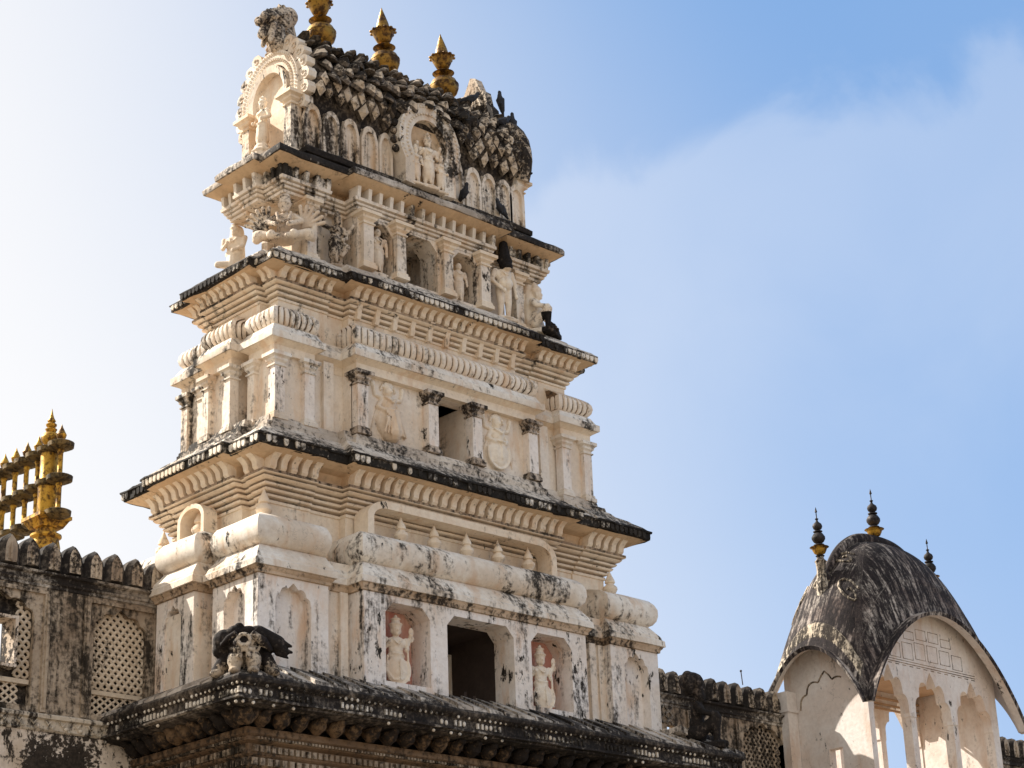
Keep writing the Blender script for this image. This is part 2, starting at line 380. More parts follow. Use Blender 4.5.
def arch_wall(mb, f, s0, s1, z0, z1, ops, mi=0, mi_rev=None, n=22):
    """wall with openings. f(s,d,z)->point with d 0 front, 1 back. ops: dict(c,hw,zb,zs,zt,kind). z1 number or function"""
    top = z1 if callable(z1) else (lambda s: z1)
    mr = mi if mi_rev is None else mi_rev
    strips = []; cur = s0
    for o in sorted(ops, key=lambda o: o['c']):
        a, b = o['c']-o['hw'], o['c']+o['hw']
        strips.append((cur, a, None)); strips.append((a, b, o)); cur = b
    strips.append((cur, s1, None))
    for a, b, o in strips:
        if b-a < 1e-4: continue
        if o is None:
            k = max(1, int((b-a)/.3)) if callable(z1) else 1
            xs = [a+(b-a)*i/k for i in range(k+1)]
            for i in range(k):
                p, q = xs[i], xs[i+1]
                mb.hexa([f(p,0,z0), f(q,0,z0), f(q,1,z0), f(p,1,z0), f(p,0,top(p)), f(q,0,top(q)), f(q,1,top(q)), f(p,1,top(p))], mi)
            continue
        fn = arch_fn(o['kind'], o['c'], o['hw'], o['zs'], o['zt'])
        k = 2 if o['kind'] == 'flat' else (4 if o['kind'] == 'chamfer' else n)
        if o['kind'] == 'chamfer':
            h = o['hw']; kk = (o['zt']-o['zs'])*.9; xs = [a, a+kk, b-kk, b]
        else:
            xs = [o['c']-o['hw']*math.cos(math.pi*i/k) for i in range(k+1)]
        vs = []; 
        for x in xs:
            zz = min(fn(x), top(x)-.005)
            vs += [f(x,0,zz), f(x,0,top(x)), f(x,1,zz), f(x,1,top(x))]
        fs = []; ms = []
        for i in range(len(xs)-1):
            A, B = 4*i, 4*i+4
            fs += [(A, B, B+1, A+1), (A+2, A+3, B+3, B+2), (A+1, B+1, B+3, A+3)]; ms += [mi, mi, mi]
            fs.append((A, A+2, B+2, B)); ms.append(mr)
        e = len(vs)-4
        fs += [(0, 1, 3, 2), (e, e+2, e+3, e+1)]; ms += [mi, mi]
        off = len(mb.v); mb.v += [tuple(p) for p in vs]; mb.f += [[i+off for i in q] for q in fs]; mb.m += ms
        if o.get('zb', z0) > z0+1e-4:
            zb = o['zb']; mb.hexa([f(a,0,z0), f(b,0,z0), f(b,1,z0), f(a,1,z0), f(a,0,zb), f(b,0,zb), f(b,1,zb), f(a,1,zb)], mi)

def front(y0, t): return lambda s, d, z: (s, y0+d*t, z)          # wall facing -y
def left(x0, t): return lambda s, d, z: (x0+d*t, s, z)           # wall facing -x

# ------------------------------------------------------------------ ground
g = MB(); g.add([(-9000,-9000,0),(9000,-9000,0),(9000,9000,0),(-9000,9000,0)], [(0,1,2,3)])
o = g.build('ground', M['ground'], smooth=0); o['kind'] = 'structure'

# ================================================================== GATE TOWER
tower = thing('temple_tower', 'tall stepped cream temple tower with three storeys, black stained eaves and a scaly barrel roof', 'temple tower')

def bracket(mb, face, s, w, o0, o1, z0, z1):
    """S-curved bracket; face: function (s,o,z)->point"""
    h = z1-z0; d = o1-o0
    pf = [(o0-.08, z0), (o0+d*.28, z0), (o0+d*.42, z0+h*.16), (o0+d*.44, z0+h*.36), (o0+d*.5, z0+h*.58), (o0+d*.72, z0+h*.82), (o1, z1), (o0-.08, z1)]
    mb.prism(pf, lambda a, b, q: face(s-w/2*(1+.12*(b-z0)/h)+q*w*(1+.12*(b-z0)/h), a, b))

def faces_of(x0, x1, y0, y1):
    return [(lambda s, o, z: (s, y0-o, z), x0, x1), (lambda s, o, z: (x0-o, s, z), y0, y1), (lambda s, o, z: (x1+o, s, z), y0, y1), (lambda s, o, z: (s, y1+o, z), x0, x1)]

def pillar(parent, cx, cy, w, d, z0, z1, mat, capm, label=None, capw=.08, base=.14, nm='pillar'):
    mb = MB(); mb.mi = 0
    L = lambda o=0: loop(cx-w/2, cx+w/2, cy-d/2, cy+d/2)
    h = z1-z0
    mb.sweep(L(), [(.05, z0), (.05, z0+base*.55), (.025, z0+base*.7), (.025, z0+base), (.0, z0+base*1.15)], mi=1)
    mb.sweep(L(), [(0, z0+base*1.15), (0, z1-.27)], mi=0)
    mb.sweep(L(), [(.0, z1-.27), (.03, z1-.262), (.03, z1-.235), (.0, z1-.22), (.0, z1-.19), (capw*.5, z1-.15), (capw*.55, z1-.11), (capw, z1-.075), (capw*1.15, z1-.07), (capw*1.15, z1)], mi=1)
    return mb.build(nm, [mat, capm], parent)

def pinnacle(mb, c, s):
    mb.lathe(c, [(.16*s, 0), (.17*s, .05*s), (.12*s, .09*s), (.17*s, .14*s), (.215*s, .22*s), (.20*s, .3*s), (.12*s, .37*s), (.105*s, .40*s), (.15*s, .43*s), (.14*s, .5*s), (.08*s, .62*s), (.03*s, .74*s), (.005, .8*s)], 14)

def eave_petals(mb, rect, o, z0, z1, step, sides, mi=0):
    x0, x1, y0, y1 = rect
    for fi, (fc, a, b) in enumerate(faces_of(*rect)):
        if fi not in sides: continue
        a -= o; b += o; k = int((b-a)/step); lost = .55 if (fi == 0 and z1 < 15 and a < 2) else .06
        for i in range(k):
            s = a+(b-a)*(i+.5)/k; w = step*.36
            if rnd.random() < lost: continue
            j = rnd.uniform(-.01, .01)
            mb.prism([(s-w, z1), (s+w, z1), (s+w*1.05+j, z0+.04), (s+w*.5, z0), (s-w*.4, z0), (s-w+j, z0+.04)], lambda p, q, d: fc(p, o+.03-.03*d-.012*(z1-q), q), mi)

# ---- base: body below the balcony, dark overhanging balcony cornice
BX, BY = 6.17, 3.35
base = MB()
base.box(-BX+.96, BX-.96, -BY+.96, 4.0, 0, 8.6)
base_o = base.build('base_storey', M['brown'], tower, smooth=0)
c = MB()
yb = .72
def brect(mb, prof, **k): mb.sweep(loop(-BX, BX, -BY, yb+3, seg=k.pop('seg', None)), prof, **k)
c.mi = 0
brect(c, [(-.94, 7.6), (-.94, 7.85), (-.90, 7.87), (-.90, 8.05), (-.86, 8.07), (-.86, 8.26), (-.80, 8.30), (-.80, 8.46), (-.74, 8.5), (-.74, 8.66), (-.66, 8.70), (-.66, 8.76), (-.60, 8.80), (-.60, 8.90), (-.66, 8.91)])
low = c.build('lower_cornice', M['brown'], base_o)
dn = MB()
for fc, a, b in faces_of(-BX, BX, -BY, yb+3)[:3]:
    for (oo, z0, z1, st) in ((-.885, 8.1, 8.22, .14), (-.775, 8.32, 8.44, .15), (-.725, 8.53, 8.63, .12), (-.635, 8.715, 8.755, .07)):
        k = int((b-a-1.6)/st)
        for i in range(k):
            s = a+.8+(b-a-1.6)*(i+.5)/k
            p = [fc(s-st*.3, oo-.06, z0), fc(s+st*.3, oo-.06, z0), fc(s+st*.3, oo+.05, z0), fc(s-st*.3, oo+.05, z0), fc(s-st*.3, oo-.06, z1), fc(s+st*.3, oo-.06, z1), fc(s+st*.3, oo+.05, z1), fc(s-st*.3, oo+.05, z1)]
            dn.hexa(p)
o = dn.build('dentil_rows', M['mottle'], base_o, smooth=0); o['kind'] = 'stuff'
for fc, a, b in faces_of(-BX, BX, -BY, yb+3)[:2]:
    if abs(a+BY) < .01: b = yb
    k = int((b-a)/.40)
    for i in range(k+1):
        s = a+.38+(b-a-.76)*i/k; sc = rnd.uniform(.85, 1.1); bl = MB()
        bl.ell(fc(s, -.40, 9.02), (.15*sc, .15*sc, .13*sc)); bl.ell(fc(s, -.26, 9.08), (.09, .09, .06)); bl.cap(fc(s, -.6, 9.1), fc(s, -.45, 8.95), .1, .1)
        bl.remesh('bulb_bracket', M['bulb'], base_o, vox=.03, smooth_it=1)
c = MB()
c.sweep(loop(-BX, BX, -BY, yb+3, seg=.3), [(-.66, 9.10), (-.2, 9.13), (-.06, 9.16), (-.05, 9.19)], jit=.012, mi=0)
c.sweep(loop(-BX, BX, -BY, yb+3, seg=.22), [(-.03, 9.19), (.03, 9.20), (.03, 9.235), (-.06, 9.25)], jit=.016, mi=1)
c.sweep(loop(-BX, BX, -BY, yb+3, seg=.3), [(-.07, 9.26), (-.08, 9.43), (-.02, 9.46), (.03, 9.50), (.04, 9.55), (.0, 9.60)], jit=.014, mi=0)
bal = c.build('balcony_cornice', [M['black'], M['lichen']], base_o)
c = MB()   # carved studs and rosettes of the balcony frieze
for fc, a, b in faces_of(-BX, BX, -BY, yb+3)[:3]:
    k = int((b-a)/.125)
    for i in range(k):
        s = a+(b-a)*(i+.5)/k; p = fc(s, -.01, 9.445); q = rnd.uniform(.6, 1.15); rnd.random() > .2 and c.ell(p, (.024*q, .024, .03*q), seg=7, rings=5)
    k = int((b-a)/.105)
    for i in range(k):
        if (i//5) % 4 == 3 or rnd.random() < .15: continue
        s = a+(b-a)*(i+.5)/k
        z = 9.33+rnd.uniform(-.015, .015)
        if i % 5 in (1, 2): c.ell(fc(s, -.065, z), (.034, .03, .05), seg=7, rings=5)
        else:
            c.hexa([fc(s-.02, -.09, 9.29), fc(s+.02, -.09, 9.29), fc(s+.02, -.04, 9.29), fc(s-.02, -.04, 9.29), fc(s-.02, -.09, 9.385), fc(s+.02, -.09, 9.385), fc(s+.02, -.04, 9.385), fc(s-.02, -.04, 9.385)])
    k = int((b-a)/.2)
    for i in range(k):
        if rnd.random() < .72: continue
        s = a+(b-a)*(i+.5)/k
        c.ell(fc(s, -.02, 9.14), (.03, .03, .03), seg=7, rings=5)
o = c.build('frieze_carving', M['petal'], base_o); o['kind'] = 'stuff'
c = MB()   # sloping roof of overlapping curved slabs up to the wall
c.sweep(loop(-BX, BX, -BY, yb+3, seg=.35), [(-.02, 9.55), (-.06, 9.62), (-.35, 9.78), (-.8, 9.98), (-1.16, 10.13), (-1.3, 10.14)], jit=.02, caps=False)
for fc, a, b in faces_of(-BX, BX, -BY, yb+3)[:3]:
    s = a+.25
    while s < b-.2:
        w = rnd.uniform(.28, .5); j = rnd.uniform(.0, .04)
        pr = [(s, 9.60+j), (s+w, 9.60+j)]
        q = [fc(s+.02, .0, 9.585), fc(s+w, .0, 9.585), fc(s+w+.35, -1.15, 10.05), fc(s+.35, -1.15, 10.05),
             fc(s+.02, -.03, 9.66+j), fc(s+w, -.03, 9.62+j), fc(s+w+.35, -1.15, 10.14), fc(s+.35, -1.15, 10.18)]
        c.hexa(q); s += w+rnd.uniform(.0, .05)
c.build('balcony_roof', M['roofslab'], base_o)

# ---- storeys -------------------------------------------------------------
def storey_rects(X, Y, xiL, xiR, C, e, ym, Mh, g, cx=0.):
    return dict(
        pav=[(-X+cx, -xiL, -Y, -ym), (xiR, X+cx, -Y, -ym), (-X+cx, -xiL, ym, Y), (xiR, X+cx, ym, Y)],
        ctr=[(-C, C, -Y-e, Y+e)], mid=[(-X+cx-e, X+cx+e, -Mh, Mh)], core=[(-X+cx+g, X+cx-g, -Y+g, Y-g)])

def negs(k, r):
    # how far each side of a block steps in with the receding mouldings above the ledge (inner sides stay in the wall)
    if k == 'ctr': return (1, .5, 1, .5)
    if k == 'mid': return (.5, 1, .5, 1)
    if k == 'pav': return (1 if r[2] < 0 else -.2, -.2 if r[0] < 0 else 1, -.2 if r[2] < 0 else 1, 1 if r[0] < 0 else -.2)
    return (1, 1, 1, 1)
def mould(rects, prof, keys=('core', 'pav', 'ctr', 'mid'), seg=None, jit=0., grooves=None, mb=None, mi=0, mis=None, gw=.03, gd=.03, dz=.0017):
    mb = mb or MB()
    for i, k in enumerate(keys):
        for r in rects[k]:
            mb.sweep(loop(*r, seg=seg, grooves=grooves, gw=gw, gd=gd, neg=negs(k, r)), [(o, z+dz*i) for o, z in prof], jit=jit, mi=mi, mis=mis)
    return mb

def brackets_all(rects, parent, mat, o0, o1, z0, z1, step, w):
    """each bracket of the frieze is a piece of its own; only the sides in view get them"""
    for k in ('pav', 'ctr', 'mid'):
        for r in rects[k]:
            ng = negs(k, r)
            for fi, (fc, a, b) in enumerate(faces_of(*r)):
                side = (0, 3, 1, 2)[fi]                       # index into the loop edges
                if fi in (2, 3) or (k == 'ctr' and fi) or (k == 'mid' and fi != 1): continue
                if k == 'pav' and ((fi == 0 and r[2] > 0) or (fi == 1 and r[0] > 0)): continue
                lo, hi = ((ng[3], ng[1]) if fi == 0 else (ng[0], ng[2]))
                a2, b2 = a-o0*lo, b+o0*hi
                n = max(1, round((b2-a2)/step))
                for i in range(n):
                    mb = MB(); bracket(mb, fc, a2+(b2-a2)*(i+.5)/n, w*rnd.uniform(.93, 1.07), o0, o1, z0, z1)
                    mb.build('bracket', mat, parent, smooth=30)

# ---------- storey 1
S1 = storey_rects(5.03, 2.2, 3.44, 3.70, 2.80, .2, .87, .58, .22, cx=.05)
S1U = storey_rects(5.03, 2.2, 3.44, 3.60, 2.95, .15, 1.3, 1.28, .035, cx=.05)
Z0, ZW = 9.75, 11.743
st1 = MB()
x0, x1, y0, y1 = S1['core'][0]; x0 += .01; x1 -= .01; y0 += .01; y1 -= .01
st1.box(x0, -2.55, y0, y1, Z0, 12.3); st1.box(2.55, x1, y0, y1, Z0, 12.3); st1.box(-2.55, 2.55, 1.2, y1, Z0, 12.3)
st1.box(-2.551, 2.551, y0+.5, 1.2, ZW-.05, 12.3); st1.box(-2.551, 2.551, y0, 1.2, Z0, 10.02)
st1.box(-5.15, 5.25, -.6, .6, Z0, ZW-.3)
o1 = st1.build('storey', M['cream'], tower, smooth=0)
def ch(c, hw, zt, zb=10.16, k=.2): return dict(c=c, hw=hw, zb=zb, zs=zt-k, zt=zt, kind='chamfer')
w = MB()
arch_wall(w, front(-2.4, .55), -2.8, 2.8, Z0, ZW, [ch(-1.77, .53, 11.62), ch(.015, .84, 11.60, zb=10.05), ch(1.85, .54, 11.60)], mi=0, mi_rev=0)
w.build('front_wall', [M['white']], o1, smooth=0)
for (a, b) in ((-2.42, -1.15), (1.2, 2.5)):
    w = MB(); w.box(a, b, -1.86, -1.7, 10.02, ZW); w.build('niche_back', M['pink'], o1, smooth=0)
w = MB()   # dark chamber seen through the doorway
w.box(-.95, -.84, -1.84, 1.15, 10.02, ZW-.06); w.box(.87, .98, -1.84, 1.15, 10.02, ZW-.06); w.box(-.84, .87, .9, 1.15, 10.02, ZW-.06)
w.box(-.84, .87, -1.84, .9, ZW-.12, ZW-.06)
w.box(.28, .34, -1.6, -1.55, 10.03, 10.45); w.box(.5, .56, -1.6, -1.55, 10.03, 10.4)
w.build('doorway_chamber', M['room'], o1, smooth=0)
def cusp(c, hw, zs, zt, zb): return dict(c=c, hw=hw, zb=zb, zs=zs, zt=zt, kind='cusp')
for (xa, xb, nc, nh) in ((-4.98, -3.44, -4.21, .39), (3.70, 5.08, 4.43, .35)):
    w = MB()
    arch_wall(w, front(-2.2, .2), xa, xb, Z0, ZW, [cusp(nc, nh, 11.28, 11.67, 10.1)])
    w.box(xa+(.201 if xa < 0 else 0), xb, -1.999, -.9, Z0, ZW)
    sx = -1 if xa < 0 else 1
    if sx < 0:
        arch_wall(w, left(-4.979, .2), -2.199, -.87, Z0, ZW, [cusp(-1.52, .31, 11.32, 11.67, 10.1)])
    else: w.box(4.9, 5.079, -2.199, -.87, Z0, ZW-.001)
    p = w.build('corner_pavilion', M['white'], o1, smooth=0)
w = MB()
arch_wall(w, left(-5.18, .2), -.58, .58, Z0, ZW, [cusp(.06, .26, 11.3, 11.62, 10.1)])
w.box(-4.98, -4.6, -.579, .579, Z0, ZW-.001)
w.build('side_bay', M['white'], o1, smooth=0)
for xx, yy in ((-2.96, -2.03), (3.34, -2.03), (-3.36, -2.0), (3.62, -2.0)):
    w = MB(); w.box(xx-.085, xx+.085, yy-.02, yy+.2, Z0, ZW-.002); w.build('recess_pilaster', M['cream'], o1, smooth=0)
mb = MB()
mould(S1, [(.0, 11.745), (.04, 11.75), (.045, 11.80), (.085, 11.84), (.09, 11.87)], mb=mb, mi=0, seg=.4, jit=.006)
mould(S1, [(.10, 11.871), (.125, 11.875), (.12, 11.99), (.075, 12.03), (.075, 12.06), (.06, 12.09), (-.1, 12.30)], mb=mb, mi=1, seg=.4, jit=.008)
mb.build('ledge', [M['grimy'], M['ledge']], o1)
rp = [(-.14, 12.29), (-.04, 12.34), (.02, 12.42), (.05, 12.53), (.045, 12.66), (.0, 12.77), (-.08, 12.85), (-.2, 12.91), (-.42, 12.96), (-.70, 12.98)]
mb = mould(S1, rp, keys=('pav', 'ctr', 'mid'), seg=.3, jit=.006)
mb.build('roll_moulding', M['ledge'], o1, smooth=60)
mb = mould(S1U, [(-.74, 12.2), (-.72, 13.36)], keys=('core', 'pav', 'ctr', 'mid'))
stk = [(-.76, 13.325), (-.695, 13.335), (-.69, 13.385), (-.70, 13.40), (-.735, 13.405), (-.735, 13.425), (-.65, 13.44), (-.635, 13.475), (-.64, 13.49), (-.69, 13.495), (-.69, 13.515), (-.59, 13.53), (-.565, 13.565), (-.57, 13.58), (-.63, 13.585), (-.63, 13.605), (-.53, 13.62), (-.51, 13.65), (-.51, 13.665), (-.57, 13.67), (-.57, 13.69), (-.47, 13.705), (-.43, 13.745), (-.43, 13.755), (-.48, 13.76), (-.48, 13.775), (-.385, 13.785), (-.37, 13.80), (-.37, 13.85), (-.44, 13.86)]
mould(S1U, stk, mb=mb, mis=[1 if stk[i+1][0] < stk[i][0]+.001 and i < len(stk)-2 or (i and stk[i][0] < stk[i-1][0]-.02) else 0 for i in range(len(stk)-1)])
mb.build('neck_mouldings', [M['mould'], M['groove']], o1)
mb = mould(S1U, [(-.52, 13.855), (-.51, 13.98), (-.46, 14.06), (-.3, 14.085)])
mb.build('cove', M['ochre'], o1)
brackets_all(S1U, o1, M['mould'], -.44, -.17, 13.855, 14.11, .235, .13)
mb = MB()
mould(S1U, [(-.44, 14.075), (-.2, 14.10), (-.04, 14.155)], mb=mb, mi=1, seg=.4, jit=.006)
mould(S1U, [(-.03, 14.155), (-.005, 14.165), (.0, 14.30), (.035, 14.31), (.035, 14.345), (-.02, 14.37)], mb=mb, mi=0, seg=.16, jit=.02)
eo = mb.build('eave', [M['eaveedge'], M['ochre']], o1)
mb = MB()
for k in ('pav', 'ctr', 'mid'):
    for r in S1U[k]:
        if k == 'pav' and r[2] > 0 and r[0] > 0: continue
        eave_petals(mb, r, .0, 14.18, 14.305, .125, {'ctr': (0,), 'mid': (1, 2), 'pav': (0, 1, 2)}[k])
o = mb.build('eave_petals', M['petal'], o1, smooth=0); o['kind'] = 'stuff'
mb = mould(S1U, [(-.015, 14.355), (-.1, 14.44), (-.26, 14.54), (-.3, 14.59), (-.5, 14.70), (-.55, 14.77), (-.63, 14.81), (-.64, 14.90), (-.74, 14.93), (-.78, 15.08), (-.95, 15.1)], seg=.28, jit=.014)
mb.build('eave_roof', M['slabtop'], o1)
# stone pinnacles standing on the rolls, and the flat arched band round the five in the middle
for (px, py, s) in ((-1.48, -1.90, .66), (-.66, -1.90, .66), (.17, -1.90, .66), (.99, -1.90, .66), (1.80, -1.90, .66)):
    mb = MB(); pinnacle(mb, (px, py, 12.96), s); mb.build('stone_pinnacle', M['mould'], o1)
for (px, py, s) in ((-4.40, -1.57, .72), (4.45, -1.57, .72), (-4.62, .1, .72), (-4.40, 1.6, .72)):
    mb = MB(); pinnacle(mb, (px, py, 12.97), s); mb.build('stone_pinnacle', M['mould'], o1)
def arch_band(parent, fmap, hw, z0, zs, zt, w, th, mat):
    mb = MB(); n = 18; pts = []; rad = min(.55, hw)
    for i in range(n+1):
        a = math.pi/2*i/n; pts.append((math.cos(a), math.sin(a)))
    path = [(-hw, z0)]+[(-hw+rad-rad*p[0], zs+(zt-zs)*p[1]) for p in pts]+[(hw-rad+rad*p[0], zs+(zt-zs)*p[1]) for p in reversed(pts)]+[(hw, z0)]
    inn = []
    for i, (a, b) in enumerate(path):
        cx = max(-hw+rad, min(hw-rad, a)); d = Vector((a-cx, b-zs)) if b >= zs else Vector((a-cx, 0))
        if d.length < 1e-4: d = Vector((0, 1))
        if abs(a-cx) < 1e-4: d = Vector((0, 1))
        d.normalize(); inn.append((a-d.x*w, b-d.y*w))
    N = len(path); vs = []
    for d in (0, 1):
        vs += [fmap(a, d*th, b) for a, b in path]+[fmap(a, d*th, b) for a, b in inn]
    fs = []
    for i in range(N-1):
        fs += [(i, i+1, N+i+1, N+i), (2*N+i, 3*N+i, 3*N+i+1, 2*N+i+1), (i, 2*N+i, 2*N+i+1, i+1), (N+i, N+i+1, 3*N+i+1, 3*N+i)]
    mb.add(vs, fs); return mb.build('arched_band', mat, parent)
arch_band(o1, lambda s, d, z: (s, -2.08+d, z), 2.42, 12.9, 13.3, 13.66, .15, .4, M['mould'])
arch_band(o1, lambda s, d, z: (-4.83+d, s+.1, z), .42, 12.92, 13.3, 13.6, .09, .3, M['mould'])

# ---------- storey 2
S2 = storey_rects(4.16, 1.5, 3.20, 3.28, 2.36, .2, .72, .44, .22)
S2U = storey_rects(4.16, 1.5, 2.7, 2.8, 2.40, .15, .98, .95, .035)
st2 = MB()
x0, x1, y0, y1 = S2['core'][0]; x0 += .01; x1 -= .01; y0 += .01; y1 -= .01
Z0 = 14.8
st2.box(x0, -2.0, y0, y1, Z0, 16.9); st2.box(2.1, x1, y0, y1, Z0, 16.9); st2.box(-2.0, 2.1, .6, y1, Z0, 16.9)
st2.box(-2.001, 2.101, y0+.1, .6, 16.45, 16.9); st2.box(-2.001, 2.101, y0, .6, Z0, 15.12)
o2 = st2.build('storey', M['cream'], tower, smooth=0)
w = MB()
arch_wall(w, front(-1.56, .95), -2.355, 2.355, Z0, 16.47, [dict(c=.13, hw=.46, zb=15.1, zs=16.30, zt=16.30, kind='flat')])
w.build('front_wall', M['cream'], o2, smooth=0)
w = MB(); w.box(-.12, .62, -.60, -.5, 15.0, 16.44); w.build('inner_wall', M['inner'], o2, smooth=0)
w = MB(); w.box(-.5, .8, .35, .55, 15.0, 16.46); w.box(-.5, -.35, -.6, .4, 15., 16.46); w.box(.62, .8, -.6, .4, 15, 16.46)
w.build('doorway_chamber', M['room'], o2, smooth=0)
w = MB()
for r in S2['pav']: w.box(r[0]+.09, r[1]-.09 if r[1] < 0 else r[1]-.09, r[2]+.09, r[3]-.03, Z0, 16.47)
r = S2['mid'][0]; w.box(r[0]+.1, r[1]-.1, r[2]+.05, r[3]-.05, Z0, 16.469)
w.build('pavilion_walls', M['cream'], o2, smooth=0)
for x in (-2.23, -.455, .70, 2.24):
    pillar(o2, x, -1.64, .25, .2, 15.02, 16.30, M['white'], M['capital'])
for x in (-4.03, -3.335, 3.405, 4.04):
    pillar(o2, x, -1.42, .23, .2, 14.98, 16.30, M['white'], M['ledge'])
for y in (-.80, .83, 1.37):
    pillar(o2, -4.08, y, .18, .2, 14.98, 16.30, M['cream'], M['ledge'])
for y in (-.35, .35): pillar(o2, -4.29, y, .2, .2, 14.98, 16.30, M['cream'], M['ledge'])
for y in (-.80, ): pillar(o2, 4.08, y, .18, .2, 14.98, 16.30, M['cream'], M['ledge'])
for x in (-2.76, 2.92):
    w = MB(); w.box(x-.12, x+.12, -1.36, -1.2, Z0, 16.475); w.build('recess_pilaster', M['cream'], o2, smooth=0)
mb = MB()
mould(S2, [(.12, 14.7), (.12, 14.86), (.06, 14.9), (.06, 14.95), (.03, 15.0)], mb=mb, seg=.3, jit=.012)
mb.build('plinth_course', M['slabtop'], o2)
mb = MB()
mould(S2, [(.0, 16.30), (.0, 16.465), (.03, 16.49), (.13, 16.55)], mb=mb, mi=0)
mould(S2, [(.15, 16.551), (.155, 16.56), (.155, 16.69), (.10, 16.72), (.02, 16.86), (-.1, 16.88)], mb=mb, mi=1, seg=.3, jit=.008)
mb.build('ledge', [M['mould'], M['ledge']], o2)
rp = [(-.09, 16.87), (-.02, 16.90), (.04, 16.97), (.065, 17.07), (.05, 17.16), (.0, 17.235), (-.09, 17.30), (-.22, 17.38), (-.36, 17.46)]
mb = MB()
mould(S2, [(-.08, 16.86), (-.04, 16.87), (-.04, 16.93), (-.09, 16.94)], keys=('pav', 'ctr', 'mid'), mb=mb)
for k in ('pav', 'mid'):
    for r in S2[k]: mb.sweep(loop(*r, grooves=.125, gw=.03, gd=.05, neg=negs(k, r)), rp)
for r in S2['ctr']: mb.sweep(loop(*r, grooves=.15, gw=.03, gd=.05, neg=negs('ctr', r)), rp)
mb.build('ribbed_roll', M['cream'], o2, smooth=50)
mb = MB()   # dark thin cores inside the ribbed roll show as lines in its grooves
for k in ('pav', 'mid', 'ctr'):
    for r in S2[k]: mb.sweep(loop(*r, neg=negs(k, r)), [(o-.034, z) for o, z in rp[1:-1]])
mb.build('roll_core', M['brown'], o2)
mb = mould(S2U, [(-.36, 16.8), (-.35, 17.58)])
stk = [(-.37, 17.555), (-.325, 17.565), (-.32, 17.61), (-.33, 17.62), (-.37, 17.625), (-.37, 17.645), (-.275, 17.66), (-.26, 17.70), (-.265, 17.71), (-.32, 17.715), (-.32, 17.735), (-.225, 17.75), (-.195, 17.79), (-.2, 17.80), (-.25, 17.805), (-.25, 17.82), (-.15, 17.835), (-.12, 17.865), (-.12, 17.915), (-.17, 17.925)]
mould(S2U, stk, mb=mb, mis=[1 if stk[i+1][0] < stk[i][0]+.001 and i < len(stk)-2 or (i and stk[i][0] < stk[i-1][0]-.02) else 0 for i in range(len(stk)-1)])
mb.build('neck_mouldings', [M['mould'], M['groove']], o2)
mb = MB()
for i in range(10):
    x = -2.05+4.1*i/9
    mb = MB(); bracket(mb, lambda s, o, z: (s, -1.65-o, z), x, .1, -.30, -.1, 17.55, 17.92); mb.build('console_block', M['mould'], o2)
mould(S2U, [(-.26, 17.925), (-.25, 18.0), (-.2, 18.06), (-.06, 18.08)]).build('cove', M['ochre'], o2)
brackets_all(S2U, o2, M['mould'], -.17, .06, 17.925, 18.10, .215, .115)
mb = MB()
mould(S2U, [(-.12, 18.065), (.0, 18.085), (.15, 18.12)], mb=mb, mi=1, seg=.4, jit=.005)
mould(S2U, [(.155, 18.121), (.17, 18.125), (.175, 18.235), (.20, 18.245), (.2, 18.275), (.15, 18.30)], mb=mb, mi=0, seg=.16, jit=.018)
mb.build('eave', [M['lichen'], M['ochre']], o2)
mb = MB()
for k in ('pav', 'ctr', 'mid'):
    for r in S2U[k]:
        if k == 'pav' and r[2] > 0 and r[0] > 0: continue
        eave_petals(mb, r, .178, 18.14, 18.24, .13, {'ctr': (0,), 'mid': (1, 2), 'pav': (0, 1, 2)}[k])
o = mb.build('eave_petals', M['petal'], o2, smooth=0); o['kind'] = 'stuff'
mb = mould(S2U, [(.16, 18.29), (.08, 18.37), (-.08, 18.45), (-.1, 18.5), (-.25, 18.58), (-.28, 18.64), (-.45, 18.76), (-.6, 18.80)], seg=.26, jit=.014)
mb.build('eave_roof', M['slabtop'], o2)

# ---------- storey 3
S3 = storey_rects(3.5, .89, 2.55, 2.55, 1.78, .16, .3, .25, .2)
st3 = MB(); Z0 = 18.55
st3.box(-2.7, -.8, -.55, .75, Z0, 20.1); st3.box(.55, 2.7, -.55, .75, Z0, 20.1); st3.box(-.8, .55, .35, .75, Z0, 20.1)
st3.box(-.801, .551, -.55, .35, Z0, 18.93); st3.box(-.801, .551, -.55, .35, 20.03, 20.1)
o3 = st3.build('storey', M['stained'], tower, smooth=0)
w = MB()
def cu(c, hw, zt, zb=18.9): return dict(c=c, hw=hw, zb=zb, zs=zt-.22, zt=zt, kind='chamfer')
arch_wall(w, front(-1.05, .55), -1.78, 1.78, Z0, 20.058, [cu(-1.14, .30, 20.0), cu(-.12, .47, 20.02), cu(1.10, .35, 20.0)])
w.build('front_wall', M['stained'], o3, smooth=0)
for (a, b) in ((-1.5, -.8), (.7, 1.5)):
    w = MB(); w.box(a, b, -.561, -.5, 18.9, 20.055); w.build('niche_back', M['ochre'], o3, smooth=0)
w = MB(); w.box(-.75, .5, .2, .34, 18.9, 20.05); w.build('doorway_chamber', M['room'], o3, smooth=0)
for x in (-1.58, -.72, .56, 1.60): pillar(o3, x, -1.10, .26 if abs(x) > 1 else .24, .14, 18.86, 20.1, M['stained'], M['mould'], capw=.11)
for (x, y) in ((-2.82, -.82), (2.82, -.82), (-2.82, .5)): pillar(o3, x, y, .22, .2, 18.78, 20.1, M['stained'], M['mould'], capw=.09)
for (x, y) in ((-1.95, -.62), (2.02, -.62)):
    w = MB(); w.box(x-.07, x+.07, y-.08, y+.1, Z0, 20.1); w.build('recess_pilaster', M['mould'], o3, smooth=0)
